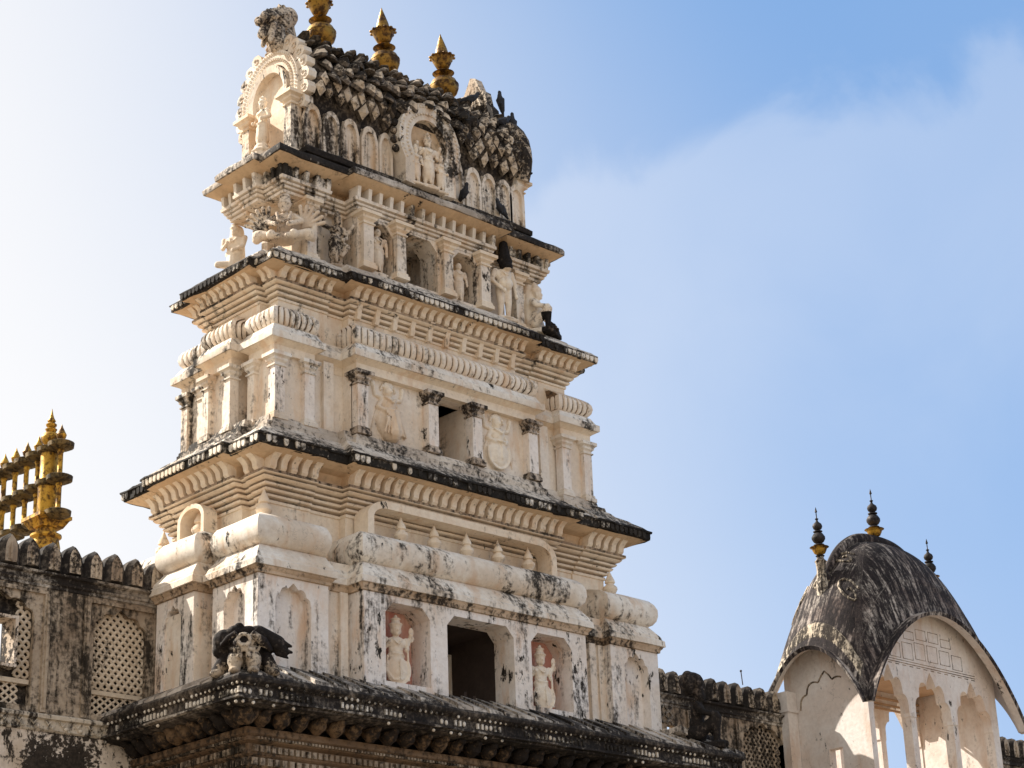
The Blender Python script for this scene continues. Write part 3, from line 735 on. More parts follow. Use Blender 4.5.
for (x, y) in ((-2.98, -.52), (2.98, -.52)):     # slanting prop behind the corner figure
    w = MB(); s = 1 if x > 0 else -1
    w.hexa([(x-.15, y-.15, 18.75), (x+.15, y-.15, 18.75), (x+.15, y+.15, 18.75), (x-.15, y+.15, 18.75), (x-.12+s*.1, y-.25, 19.75), (x+.12+s*.1, y-.25, 19.75), (x+.12+s*.1, y+.1, 19.75), (x-.12+s*.1, y+.1, 19.75)])
    w.build('corner_prop', M['mould'], o3, smooth=0)
mb = mould(S3, [(-.25, 18.7), (-.2, 18.86), (-.3, 18.9)], seg=.3, jit=.01); mb.build('plinth_course', M['slabtop'], o3)
mb = MB()
mould(S3, [(-.5, 20.06), (.0, 20.065), (.01, 20.12), (-.03, 20.125), (-.03, 20.14), (.05, 20.15), (.065, 20.19), (.02, 20.195), (.02, 20.21), (.09, 20.22), (.105, 20.26), (.06, 20.265), (.06, 20.28), (.14, 20.295), (.15, 20.36), (.05, 20.365)], mb=mb)
mould(S3, [(-.12, 20.36), (-.12, 20.62)], mb=mb, mi=1)
mb.build('neck_mouldings', [M['stained'], M['ochre']], o3)
mb = MB()
for k in ('pav', 'ctr', 'mid'):
    for r in S3[k]:
        for fi, (fc, a, b) in enumerate(faces_of(*r)):
            if fi == 3 or (k == 'ctr' and fi) or (k == 'mid' and not fi): continue
            if k == 'pav' and fi == 0 and r[2] > 0: continue
            a2, b2 = a-.12, b+.12; n = max(2, round((b2-a2)/.30))
            for i in range(n+1):
                s = a2+.06+(b2-a2-.12)*i/n
                mb = MB(); mb.hexa([fc(s-.04, -.13, 20.362), fc(s+.04, -.13, 20.362), fc(s+.04, .14, 20.362), fc(s-.04, .14, 20.362), fc(s-.045, -.13, 20.61), fc(s+.045, -.13, 20.61), fc(s+.045, .17, 20.61), fc(s-.045, .17, 20.61)]); mb.build('dentil', M['petal'], o3, smooth=0)
mb = MB()
mould(S3, [(-.13, 20.60), (.2, 20.605), (.38, 20.70)], mb=mb, mi=1, seg=.4, jit=.005)
mould(S3, [(.385, 20.701), (.405, 20.71), (.41, 20.80), (.38, 20.86), (.25, 20.93)], mb=mb, mi=0, seg=.16, jit=.02)
mb.build('eave', [M['roofslab'], M['ochre']], o3)
mb = mould(S3, [(.26, 20.90), (.1, 20.97), (-.1, 21.0), (-.3, 21.05)], seg=.26, jit=.014); mb.build('eave_roof', M['slabtop'], o3)

# ---------- barrel roof with leaf scales, gables, gilt finials
RC = 22.85                                          # axis height of the vault
XL, XR = -2.98, 2.85
def vault(th, dr=0.):   # th from -pi/2-ish .. over the top ; returns y,z
    return (-(1.17+dr)*math.cos(th), RC+(1.02+dr)*math.sin(th))
rf = MB()
prof = [(-.95, 20.9), (-.95, 22.12)]+[vault(R(a)) for a in range(-30, 211, 12)]+[(.95, 22.12), (.95, 20.9)]
n = len(prof)
rf.add([(XL, y, z) for y, z in prof]+[(XR, y, z) for y, z in prof], [(j, j+1, n+j+1, n+j) for j in range(n-1)]+[tuple(range(n)), tuple(reversed(range(n, 2*n)))])
roof = rf.build('barrel_roof', M['black'], tower)
sc_ = MB()
NR = 12
for row in range(NR):
    th = R(-20+row*10.6)
    for side in (0, 1):
        if side and row < 8: continue
        k = 19
        for i in range(k+1):
            x = XL+.12+(XR-XL-.1)*(i+(.5 if row % 2 else 0))/k+rnd.uniform(-.05, .05)
            if x > XR+.03: continue
            t = th+rnd.uniform(-.07, .07)
            if rnd.random() < .04: continue
            if side: t = math.pi-t
            if x < .8 and x > -.86 and t < R(42) and (x/.86)**2+((vault(t)[1]-21.6)/1.35)**2 < 1: continue
            loose = (row > 1 and x < 1.0) or row > 7
            L = (.50 if not loose else .47)*rnd.uniform(.9, 1.1); wd = .185*rnd.uniform(.9, 1.08)
            out = rnd.uniform(.16, .22) if not loose else rnd.uniform(.16, .30)
            y, z = vault(t); c0 = Vector((x, y, z))
            nv = Vector((0, y/1.17**2, (z-RC)/1.02**2)).normalized()
            tv = Vector((0, -nv.z, nv.y)); tv = tv if tv.z > 0 else -tv
            if abs(tv.z) < .05: tv = Vector((0, 1, 0))
            xa = (Vector((1, 0, 0))+nv*rnd.uniform(-.35, .35)+tv*rnd.uniform(-.25, .25)).normalized()
            lift = .08 if not loose else rnd.uniform(.14, .34)
            up_ = c0+tv*L*.5; dnp = c0-tv*L*.5+nv*lift; m0 = c0-tv*L*.08+nv*out; lf = c0-xa*wd+nv*.015; rt = c0+xa*wd+nv*.015
            bk = c0-nv*.08
            if loose:       # separate leaf tongues with a midrib
                l2 = c0-xa*wd*.62-tv*L*.32+nv*lift*.8; r2_ = c0+xa*wd*.62-tv*L*.32+nv*lift*.8
                l1 = c0-xa*wd*.6+tv*L*.2+nv*.02; r1 = c0+xa*wd*.6+tv*L*.2+nv*.02
                ring = [up_, l1, lf, l2, dnp, r2_, rt, r1]
            else: ring = [up_, lf, dnp, rt]       # faceted diamonds
            n_ = len(ring); inner = [p+(m0-p)*.30+nv*.035 for p in ring]
            sc_.add(ring+inner+[m0+nv*.03, bk], [(n_+j, n_+(j+1) % n_, 2*n_) for j in range(n_)]+[(j, (j+1) % n_, n_+(j+1) % n_, n_+j) for j in range(n_)]+[((j+1) % n_, j, 2*n_+1) for j in range(n_)])
            sc_.m[-3*n_:] = [0]*n_+[1]*(2*n_)
o = sc_.build('leaf_scales', [M['scale'], M['scaledark']], roof, smooth=0); o['kind'] = 'stuff'
for x in (-2.9, -2.42, -1.93, -1.43, -1.0, .98, 1.44, 1.9, 2.34, 2.72):       # arched plaques along the foot of the vault
    p = MB(); hw = .22 if abs(x) > 1.1 else .18; z0, zs, zt = 21.0, 21.8, 22.16
    arch_wall(p, front(-1.06, .1), x-hw, x+hw, z0, arch_fn('round', x, hw+.001, zs, zt), [dict(c=x, hw=hw*.68, zb=z0, zs=zs-.02, zt=zt-.12, kind='round')], n=10)
    p.box(x-hw*.7, x+hw*.7, -.985, -.952, z0, zt-.07); p.box(x-.012, x+.012, -.995, -.98, z0, zs-.1)
    p.build('arched_plaque', M['stained'], roof)
pl = MB(); pl.sweep(loop(XL, XR, -1.0, 1.0, seg=.25), [(.02, 20.93), (.17, 20.98), (.19, 21.08), (.1, 21.16), (.0, 21.2)], jit=.015)
pl.build('vault_plinth', M['lichen'], roof)
# horseshoe niche in the middle of the front
def horseshoe(parent, fmap, c, zc, r0, r1, z0, name, mat, th, wob=0, beads=0, a0=-35, bead_r=.03):
    mb = MB(); n = 30; path = []
    for i in range(n+1):
        a = R(a0)+(math.pi-2*R(a0))*i/n; path.append((math.cos(a), math.sin(a)))
    A = [(c+r1*p[0], zc+r1*1.1*p[1]) for p in path]; B = [(c+r0*p[0], zc+r0*1.1*p[1]) for p in path]
    A = [(A[0][0], z0)]+A+[(A[-1][0], z0)]; B = [(B[0][0], z0)]+B+[(B[-1][0], z0)]
    N = len(A); vs = []
    for d in (0, th): vs += [fmap(s, d, z) for s, z in A]+[fmap(s, d+(.03 if d == 0 else 0), z) for s, z in B]
    fs = []
    for i in range(N-1):
        fs += [(i, i+1, N+i+1, N+i), (2*N+i, 3*N+i, 3*N+i+1, 2*N+i+1), (i, 2*N+i, 2*N+i+1, i+1), (N+i, N+i+1, 3*N+i+1, 3*N+i)]
    fs += [(0, N, 3*N, 2*N), (N-1, 3*N-1, 4*N-1, 2*N-1)]
    mb.add(vs, fs)
    if beads:
        rm = r0+(r1-r0)*.35; rm2 = r0+(r1-r0)*.8
        for rr, br, cnt in ((rm, bead_r, beads), (rm2, bead_r*.8, int(beads*1.2))):
            for i in range(cnt+1):
                a = R(a0)+(math.pi-2*R(a0))*i/cnt
                mb.ell(fmap(c+rr*math.cos(a), .0, zc+rr*1.1*math.sin(a)), (bead_r,)*3, seg=6, rings=4)
    return mb.build(name, mat, parent)
fm = lambda s, d, z: (s, -1.34+d, z)
horseshoe(roof, fm, -.03, 22.12, .50, .84, 21.05, 'niche_arch', M['ledge'], .4, beads=34)
fl = MB()
for i in range(19):
    a = R(-20)+R(220)*i/18; cx, cz = -.03+.88*math.cos(a), 22.12+.95*math.sin(a)
    fl.ell((cx, -1.2, cz), (.09, .08, .09), seg=8, rings=6)
fl.build('niche_arch_knobs', M['scale'], roof)
b = MB(); b.ell((-.03, -1.06, 22.05), (.6, .08, .72), seg=20, rings=12); b.box(-.54, .48, -1.12, -1.0, 21.05, 22.55); b.build('niche_back', M['ochre'], roof)

def gable(xs, s):
    """horseshoe gable on the end of the vault. s=-1 faces -x, +1 faces +x"""
    gb = MB()
    gm = lambda q, d, z: (xs-s*d, q, z)
    # back plate closing the vault
    n = 28; pts = [(1.02*math.cos(a), 22.75+1.12*math.sin(a)) for a in [R(-32)+(math.pi+R(64))*i/n for i in range(n+1)]]
    pts = [(pts[0][0], 20.95)]+pts+[(pts[-1][0], 20.95)]
    gb.prism(pts, lambda a, b, d: gm(a, .26+.12*d, b))
    go = gb.build('gable', M['stained'], roof)
    q_ = MB(); q_.prism([(y*.9, z) for y, z in [(-.62, 21), (.62, 21), (.62, 22.7), (.45, 23.15), (0, 23.35), (-.45, 23.15), (-.62, 22.7)]], lambda a, b, d: gm(a, .20+.04*d, b)); q_.build('gable_niche_back', M['statue'], go, smooth=0)
    horseshoe(go, gm, 0, 22.62, .52, .66, 22.3, 'gable_rim', M['stained'], .3)
    horseshoe(go, lambda q, d, z: (xs-s*(d+.06), q, z), 0, 22.66, .66, .95, 22.3, 'gable_beaded_band', M['ledge'], .24, beads=44, bead_r=.032)
    f = MB()       # flame leaves round the arch
    for i in range(17):
        a = R(-24)+(math.pi+R(48))*i/16
        if R(70) < a < R(110): continue
        cx, cz = 1.02*math.cos(a), 22.7+1.14*math.sin(a)
        rad = Vector((math.cos(a), math.sin(a))); tn = Vector((-rad.y, rad.x))
        if math.cos(a) > 0: tn = -tn
        ol = []
        for (u, v) in ((-.12, -.10), (.04, -.15), (.17, -.10), (.235, .02), (.20, .13), (.10, .16), (-.1, .10)):
            p = Vector((cx, cz))+rad*u+tn*v; ol.append((p.x, p.y))
        f.prism(ol, lambda p, q, d: gm(p, .12+.2*d, q))
        pc = Vector((cx, cz))+rad*.07+tn*.02
        f.tube([gm(pc.x+.06*math.cos(t), .11, pc.y+.06*math.sin(t)) for t in [k*.9 for k in range(7)]], .018, 5, closed=True)
    f.build('flame_leaves', M['ledge'], go)
    for q in (-.80, .62):
        pillar(go, xs+s*(-.06), q, .26, .24, 20.95, 22.36, M['stained'], M['mould'], capw=.12, nm='gable_pillar')
    # crest plate and scroll above
    k = MB()
    hh = .12 if s > 0 else 0.; ww = 1.2 if s > 0 else 1.
    out = [(-.42, 23.6), (.42, 23.6), (.40, 24.2), (.34, 24.55), (.16, 24.8), (0, 24.98), (-.1, 24.85), (-.25, 24.5), (-.36, 24.1)] if s < 0 else [(-.66, 23.5), (.6, 23.5), (.78, 24.2), (.80, 24.75), (.55, 24.95), (.35, 24.9), (.12, 25.28), (-.05, 25.2), (-.2, 24.85), (-.34, 24.75), (-.42, 24.4), (-.58, 24.2)]
    k.prism(out, lambda a, b, d: (xs-s*(.28+.2*d), a, b))
    for q in (-.2, -.1, 0, .1, .2):
      for e_ in (0, 1):
        k.tube([(xs-s*(.27+.22*e_), q*1.3*ww, 23.8), (xs-s*(.26+.24*e_), q*1.1*ww, 24.2+hh), (xs-s*(.26+.24*e_), q*.6*ww, 24.6+hh), (xs-s*(.27+.22*e_), q*.3*ww, 24.85+hh)], [.05, .06, .05, .02], 6)
    for i in range(9):
        k.ell((xs-s*.25, -.36+.02*i, 23.75+.13*i), (.05, .06, .05), seg=7, rings=5); k.ell((xs-s*.25, .36-.02*i, 23.75+.13*i), (.05, .06, .05), seg=7, rings=5)
    k.build('crest_plate', M['dstatue'], go)
    return go
gable(-3.28, -1); gable(3.0, 1)
# right gable: swollen scaly collar and taller crest silhouette
k = MB()
for i in range(4): k.tube([(2.82+.0*i, -1.27*math.cos(t), 22.75+1.2*math.sin(t)) for t in [R(-25+11.5*j) for j in range(21)]][:], .16, 8)
k.build('vault_rim', M['scale'], roof)

def gilt_finial(x):
    f = MB(); tl = Matrix.Rotation(R(-3.6), 3, 'Y')
    c = (x, .0, 23.99)
    f.lathe(c, [(.34, -.15), (.31, .06), (.22, .18), (.15, .245)], 24, tilt=tl, mi=1)
    f.lathe(c, [(.10, .24), (.21, .28), (.255, .315), (.21, .35), (.10, .385)], 24, tilt=tl)
    f.lathe(c, [(.09, .38), (.19, .43), (.28, .52), (.32, .63), (.322, .695), (.329, .70), (.329, .725), (.315, .73), (.27, .83), (.18, .90), (.075, .935), (.07, .97)], 28, tilt=tl)
    f.lathe(c, [(.07, .965), (.2, .99), (.25, 1.02), (.2, 1.05), (.085, 1.08), (.075, 1.13)], 24, tilt=tl)
    f.lathe(c, [(.08, 1.12), (.14, 1.16), (.19, 1.26), (.235, 1.37), (.275, 1.43), (.22, 1.44), (.17, 1.45)], 24, tilt=tl)
    for i in range(12):
        a = 2*math.pi*i/12; p = tl @ Vector((.265*math.cos(a), .265*math.sin(a), 1.42)); f.ell(Vector(c)+p, (.045, .045, .03), seg=6, rings=5)
    f.lathe(c, [(.175, 1.44), (.165, 1.47), (.12, 1.66), (.06, 1.85), (.02, 1.97), (.008, 2.02)], 24, tilt=tl)
    o = f.build('gilt_finial', [M['gold'], M['ochre']], roof, smooth=45); return o
for x in (-1.83, -.06, 1.66): gilt_finial(x)

# ---------- reliefs on the second storey (carved in the wall)
def relief(cx, round_skirt):
    f = MB(); y = -1.585
    f.ell((cx, y, 16.08), (.105, .11, .13)); f.ell((cx, y, 16.2), (.13, .07, .09))
    for a in (-1, 1):
        f.cap((cx+a*.13, y, 15.92), (cx+a*.26, y-.02, 15.74), .055, .045); f.cap((cx+a*.26, y-.02, 15.74), (cx+a*.14, y-.08, 15.66), .045, .04)
        f.cap((cx+a*.14, y, 15.95), (cx+a*.32, y, 15.98), .05, .04); f.cap((cx+a*.32, y, 15.98), (cx+a*.36, y-.02, 16.14), .04, .035)
        f.ell((cx+a*.37, y, 16.2), (.06, .05, .08)); f.tube([(cx+a*.18, y, 15.9), (cx+a*.34, y, 15.5), (cx+a*.42, y, 15.2)], [.03, .025, .02], 6)
    f.ell((cx, y, 15.82), (.17, .12, .2)); f.ell((cx, y-.11, 16.06), (.022, .03, .03), seg=7, rings=5); f.tube([(cx-.14, y-.08, 15.95), (cx, y-.15, 15.83), (cx+.14, y-.08, 15.95)], .022, 6); f.tube([(cx-.16, y-.08, 15.70), (cx, y-.14, 15.67), (cx+.16, y-.08, 15.70)], .028, 6)
    for q in range(9): f.ell((cx+.17*math.cos(math.pi*q/8), y-.02, 16.12+.16*math.sin(math.pi*q/8)), (.03, .04, .03), seg=7, rings=5)
    if round_skirt:
        f.ell((cx, y, 15.45), (.32, .12, .35)); f.tube([(cx+.29*math.cos(t), y-.06, 15.45+.33*math.sin(t)) for t in [R(-200+i*11) for i in range(22)]], .028, 6)
        f.tube([(cx+.02, y-.12, 15.65), (cx+.03, y-.12, 15.3)], .014, 5)
    else:
        f.ell((cx-.04, y, 15.48), (.27, .10, .34)); f.cap((cx, y, 15.6), (cx+.05, y, 15.25), .17, .22)
        for k in range(7): f.tube([(cx-.15+.05*k, y-.12, 15.68), (cx-.18+.055*k, y-.17, 15.4), (cx-.24+.08*k, y-.16, 15.16)], .02, 5)
        f.tube([(cx+.12, y-.1, 15.75), (cx+.26, y-.08, 15.45), (cx+.42, y-.04, 15.22)], .03, 6)
    f.v = [(x, -1.56+(q+1.585)*1.35, z) for x, q, z in f.v]
    return f.remesh('carved_relief', M['statue'], o2, vox=.016, smooth_it=1)
relief(-1.49, False); relief(1.36, True)

# ================================================================== STATUES
def face_bits(f, c, h, d=-1):
    """head of height h centred at c facing d along y"""
    x, y, z = c
    f.ell(c, (h*.40, h*.44, h*.5)); f.ell((x, y+d*h*.42, z-h*.05), (h*.06, h*.09, h*.13)); f.ell((x, y+d*h*.28, z-h*.30), (h*.2, h*.17, h*.17))
    for a in (-1, 1):
        f.ell((x+a*h*.4, y, z-h*.05), (h*.07, h*.1, h*.2)); f.ell((x+a*h*.15, y+d*h*.385, z+h*.06), (h*.08, h*.05, h*.045))
    f.ell((x, y+d*h*.40, z-h*.24), (h*.1, h*.05, h*.03))
def standing(name, mat, loc, H, rz=0., crown=.16, arms=None, skirt=True, vox=.017, hip=0., scale_y=1., extra=None, base=True, parent=None, wide=1., head=.15):
    """stone figure, unit height ~1 plus crown, facing -y"""
    f = MB()
    face_bits(f, (hip*.4, -.01, .825+head*.5), head)
    f.cap((hip*.3, 0, .8), (hip*.4, 0, .86), .045, .04)
    f.ell((hip*.2, .0, .72), (.13*wide, .085, .115)); f.ell((0, 0, .60), (.095*wide, .075, .10)); f.ell((0, 0, .51), (.115*wide, .085, .085))
    ct = .825+head*.9; hk = head/.15
    if crown: f.cap((hip*.4, .0, ct), (hip*.4, .0, ct+.02+crown), .075*hk, .03); f.ell((hip*.4, 0, ct+.015), (.088*hk, .088*hk, .03)); f.ell((hip*.4, 0, ct+.04+crown*.5), (.066*hk, .066*hk, .02))
    for a in (-1, 1):
        k = (a*.065+hip*.3, -.02-(.03 if a*hip > 0 else 0), .27); an = (a*.07, 0, .05)
        f.cap((a*.06, 0, .5), k, .075, .055); f.cap(k, an, .052, .034); f.cap(an, (a*.085, -.09, .025), .034, .028)
    if skirt:
        f.cap((0, 0, .50), (0, 0, .26), .105, .125); f.cap((0, -.06, .5), (0, -.09, .1), .035, .03)
        f.tube([(-.1, -.06, .55), (0, -.1, .53), (.1, -.06, .55)], .022, 6); 
    f.tube([(-.08, -.05, .79), (-.04, -.1, .72), (.0, -.11, .69), (.04, -.1, .72), (.08, -.05, .79)], .014, 6)
    for (sx, el, ha) in (arms or [(-1, (-.19, 0, .62), (-.13, -.1, .55)), (1, (.19, 0, .62), (.15, -.1, .52))]):
        f.cap((sx*.125*wide+hip*.2, 0, .775), el, .047, .038); f.cap(el, ha, .036, .028)
        f.ell(ha, (.034, .034, .042))
    if base: f.box(-.17, .17, -.12, .1, -.03, .03); f.ell((0, 0, .02), (.19, .15, .03))
    if extra: extra(f)
    f.v = [(x, y*scale_y, z) for x, y, z in f.v]
    xf = Matrix.Rotation(rz, 4, 'Z') @ Matrix.Scale(H, 4)
    o = f.remesh(name, mat, parent, vox=vox, xf=xf); o.location = loc; return o

four = [(-1, (-.2, 0, .63), (-.15, -.1, .72)), (1, (.2, 0, .63), (.14, -.1, .6)), (-1, (-.22, .02, .72), (-.24, -.03, .87)), (1, (.22, .02, .72), (.25, -.03, .86))]
def halo(f):
    f.ell((.27, 0, .92), (.05, .02, .08)); f.ell((-.27, 0, .93), (.06, .02, .07)); f.tube([(.16, -.1, .62), (.18, -.09, .1)], .02, 6)
def fullskirt(f):
    f.ell((0, -.04, .27), (.2, .11, .25)); f.tube([(.2*math.cos(t), -.1, .27+.24*math.sin(t)) for t in [R(-200+i*11) for i in range(22)]], .02, 6); f.tube([(0, -.16, .45), (.01, -.17, .1)], .014, 5)
    for a in (-1, 1):
        for q in range(5): f.ell((a*(.27+.03*math.cos(q*1.3)), 0, .82+.045*math.sin(q*1.3)), (.03, .02, .03), seg=7, rings=5)
def garland(f):
    f.ell((-.06, -.06, .28), (.16, .08, .2)); f.tube([(-.18, -.08, .5), (-.22, -.1, .25), (-.1, -.13, .1), (.06, -.12, .12)], .025, 6); halo(f)
tag(standing('statue', M['statue'], (-1.83, -2.12, 10.14), 1.14, R(-16), .13, four, extra=lambda f: (garland(f), fullskirt(f)), wide=1.4, head=.205, vox=.013), 'cream crowned figure with a looped garland in the pink niche left of the lowest doorway', 'statue')
tag(standing('statue', M['statue'], (1.80, -2.12, 10.12), 1.12, R(-12), .15, four, extra=lambda f: (halo(f), fullskirt(f)), wide=1.35, head=.2, vox=.013), 'cream crowned figure in the pink niche right of the lowest doorway', 'statue')
tag(standing('statue', M['statue'], (-1.14, -.90, 18.9), 1.06, R(-10), .0, [(-1, (-.18, 0, .62), (-.12, -.12, .66)), (1, (.2, 0, .62), (.19, -.03, .45))], wide=1.35, head=.18), 'plain bareheaded figure standing in the left niche of the top storey', 'statue')
tag(standing('statue', M['statue'], (1.08, -.88, 18.9), .94, R(-10), .0, [(-1, (-.2, 0, .63), (-.18, -.06, .5)), (1, (.2, 0, .63), (.2, -.04, .48))], skirt=True, wide=1.3, head=.185), 'small cream figure in the right niche of the top storey', 'statue')
# large bare figure with blackened head
def bighead(f):
    f.cap((.02, -.02, 1.0), (.03, .0, 1.22), .1, .07); f.ell((.02, -.05, .93), (.10, .11, .12)); f.ell((.02, -.1, .84), (.09, .07, .06)); f.ell((0, -.06, .57), (.12, .10, .11))
o = standing('statue', M['statue'], (2.2, -1.06, 18.76), 1.46, R(-8), .2, [(-1, (-.22, -.02, .6), (-.08, -.14, .42)), (1, (.21, 0, .6), (.2, -.05, .4))], skirt=False, extra=bighead, wide=1.15)
me = o.data; me.materials.append(M['bstatue'])
for p in me.polygons:
    if p.center.z > 1.46*.80: p.material_index = 1
tag(o, 'bare round bellied figure with a soot black head right of the top storey niches', 'statue')
# dancing dark figure in the recess
o = standing('statue', M['dstatue'], (-2.2, -.86, 18.8), 1.12, R(-20), .12, [(-1, (-.25, -.02, .8), (-.2, -.08, .98)), (1, (.24, 0, .7), (.32, -.06, .84)), (1, (.22, 0, .6), (.1, -.14, .5))], hip=.12, extra=lambda f: (f.cap((.06, 0, .5), (.2, -.1, .38), .07, .055), f.cap((.2, -.1, .38), (.1, -.12, .2), .05, .035)))
tag(o, 'blackened dancing figure with raised arms in the recess left of the top niches', 'statue')

def seated(name, mat, loc, H, rz, vox=.018, kneeup=1, crown=.12, arms=None, extra=None):
    f = MB()
    face_bits(f, (0, -.06, .80), .2)
    f.ell((0, -.02, .55), (.17, .12, .17)); f.ell((0, 0, .38), (.15, .13, .14)); f.ell((0, .02, .22), (.2, .18, .14)); f.cap((0, -.03, .66), (0, -.05, .74), .06, .055)
    if crown: f.cap((0, -.03, .9), (0, 0, .92+crown), .11, .04); f.ell((0, -.02, .9), (.12, .12, .035))
    # raised knee and folded leg
    f.cap((-.12, -.02, .2), (-.16, -.30, .42), .1, .08); f.cap((-.16, -.30, .42), (-.15, -.28, .08), .075, .05); f.cap((-.15, -.28, .06), (-.16, -.42, .04), .05, .04)
    f.cap((.12, -.02, .18), (.30, -.28, .12), .1, .085); f.cap((.30, -.28, .12), (.04, -.38, .06), .075, .05); f.cap((.04, -.38, .06), (-.04, -.42, .04), .05, .04)
    for (sx, el, ha) in (arms or [(-1, (-.25, -.1, .5), (-.17, -.30, .48)), (1, (.27, -.06, .46), (.26, -.26, .26))]):
        f.cap((sx*.17, -.01, .63), el, .065, .05); f.cap(el, ha, .05, .04); f.ell(ha, (.05, .05, .05))
    f.box(-.25, .3, -.4, .2, -.04, .06)
    if extra: extra(f)
    o = f.remesh(name, mat, None, vox=vox, xf=Matrix.Rotation(rz, 4, 'Z') @ Matrix.Scale(H, 4)); o.location = loc; return o
def backslab(f): f.cap((.0, .12, .1), (.0, .12, .95), .16, .10)
tag(standing('statue', M['statue'], (-3.36, .93, 18.80), 1.22, R(-60), .06, [(-1, (-.18, -.06, .6), (-.05, -.18, .64)), (1, (.18, -.06, .6), (.06, -.2, .48))], wide=1.5, extra=lambda f: (f.cap((.0, .1, .05), (.0, .1, .95), .17, .12), f.cap((-.08, -.05, .3), (-.22, -.16, .28), .07, .06))), 'weathered figure supporting the far left corner of the top storey', 'statue')
o = seated('statue', M['statue'], (3.32, -.86, 18.78), 1.18, R(28), extra=backslab)
me = o.data; me.materials.append(M['bstatue'])
for p in me.polygons:
    v = p.center
    if v.z < .42 and (Matrix.Rotation(-R(28), 3, 'Z') @ v).y < -.22: p.material_index = 1
tag(o, 'seated figure with black stained knees under the right corner of the top storey', 'statue')
def umbrella(f): f.ell((0, .05, 1.02), (.22, .2, .16)); f.ell((-.05, .1, 1.0), (.2, .12, .2)); f.cap((.25, -.2, .12), (.42, -.35, .08), .08, .06)
tag(seated('statue', M['bstatue'], (5.42, -2.85, 9.72), 1.32, R(40), vox=.022, extra=umbrella), 'soot black seated figure on the right end of the balcony roof', 'statue')

# winged figure on the near corner of the top storey: faces the corner diagonal
f = MB()
face_bits(f, (0, -.05, .80), .2); f.cap((0, -.02, .9), (0, .02, 1.22), .13, .08); f.ell((0, -.02, .92), (.15, .14, .05)); f.ell((0, 0, 1.08), (.12, .11, .04))
f.ell((0, .0, .56), (.2, .13, .18)); f.ell((0, .02, .38), (.17, .14, .14)); f.ell((0, .05, .2), (.25, .2, .14))
for a in (-1, 1):
    f.cap((a*.18, 0, .64), (a*.34, -.1, .5), .075, .06); f.cap((a*.34, -.1, .5), (a*.12, -.3, .36), .055, .05)
    f.cap((a*.14, 0, .2), (a*.46, -.16, .2), .12, .1); f.cap((a*.46, -.16, .2), (a*.1, -.32, .1), .085, .06); f.ell((a*.5, -.14, .18), (.12, .11, .13)); f.ell((a*.22, -.3, .14), (.1, .08, .1))
    f.cap((a*.55, .0, .18), (a*.58, .05, .42), .09, .06)
    for k in range(6):
        t = R(12+k*17); p0 = (a*.34, .06, .42); p1 = (a*(.36+.42*math.cos(t)), .04-.012*k, .42+.44*math.sin(t))
        f.cap(p0, p1, .024, .042, seg=8)
f.tube([(-.14, -.12, .7), (-.1, -.2, .5), (0, -.24, .42), (.1, -.2, .5), (.14, -.12, .7)], .035, 6)
o = f.remesh('statue', M['wstatue'], None, vox=.012, smooth_it=1, xf=Matrix.Rotation(R(-45), 4, 'Z') @ Matrix.Scale(1.0, 4)); o.location = (-3.40, -.80, 18.92)
tag(o, 'crowned winged figure with fanned feathers crouching under the near corner of the top storey', 'statue')

# maned lion guardian on the near corner of the balcony roof
f = MB()
f.ell((0, .0, .40), (.30, .24, .26)); f.ell((0, -.20, .50), (.22, .17, .16)); f.ell((0, -.32, .50), (.12, .10, .11))
f.tube([(.10*math.cos(t), -.42, .53+.095*math.sin(t)) for t in [k*math.pi/6 for k in range(12)]], .034, 7, closed=True)
f.tube([(-.24, -.27, .42), (-.1, -.37, .385), (.1, -.37, .385), (.24, -.27, .42)], .038, 6)
f.tube([(-.38, -.20, .50), (-.26, -.32, .58), (-.12, -.37, .66)], [.03, .055, .05], 7); f.tube([(.42, -.18, .40), (.30, -.31, .52), (.12, -.37, .66)], [.04, .085, .05], 7)
for a in (-1, 1):
    f.ell((a*.145, -.24, .24), (.135, .13, .16)); f.cap((a*.145, -.26, .2), (a*.15, -.28, .05), .11, .09); f.ell((a*.15, -.34, .05), (.10, .12, .06))
    f.cap((a*.30, .02, .34), (a*.44, -.06, .1), .13, .11); f.ell((a*.46, -.1, .06), (.11, .14, .07)); f.ell((a*.07, -.36, .29), (.05, .05, .07))
f.ell((-.34, -.06, .60), (.19, .16, .20)); f.ell((-.42, -.02, .46), (.12, .12, .13)); f.ell((-.17, -.1, .74), (.14, .13, .11)); f.ell((-.10, -.12, .84), (.075, .07, .05)); f.ell((.05, -.1, .74), (.15, .13, .10))
f.cap((.2, -.08, .70), (.50, -.03, .54), .15, .15); f.cap((.5, -.03, .56), (.64, -.03, .40), .13, .06); f.cap((.55, -.03, .58), (.73, -.03, .50), .07, .025); f.cap((.55, -.03, .46), (.74, -.03, .40), .07, .025); f.cap((.52, -.03, .4), (.68, -.03, .31), .06, .02)
f.ell((0, .12, .2), (.34, .28, .22))
o = f.remesh('guardian_statue', M['gstatue'], None, vox=.016, smooth_it=1, xf=Matrix.Rotation(R(-40), 4, 'Z') @ Matrix.Scale(1.02, 4)); o.location = (-5.72, -2.90, 9.64)
me = o.data; me.materials.append(M['bstatue']); _r = Matrix.Rotation(R(40), 3, 'Z')
for p in me.polygons:
    v = _r @ p.center
    if (v.y > -.24 and v.z > .40 and (abs(v.x) > .2 or v.z > .64)) or (v.y > -.43 and math.hypot(v.x, v.z-.54) < .085 and v.y < -.3): p.material_index = 1
tag(o, 'black maned lion guardian with pale brows crouching on the near corner of the balcony roof', 'statue')

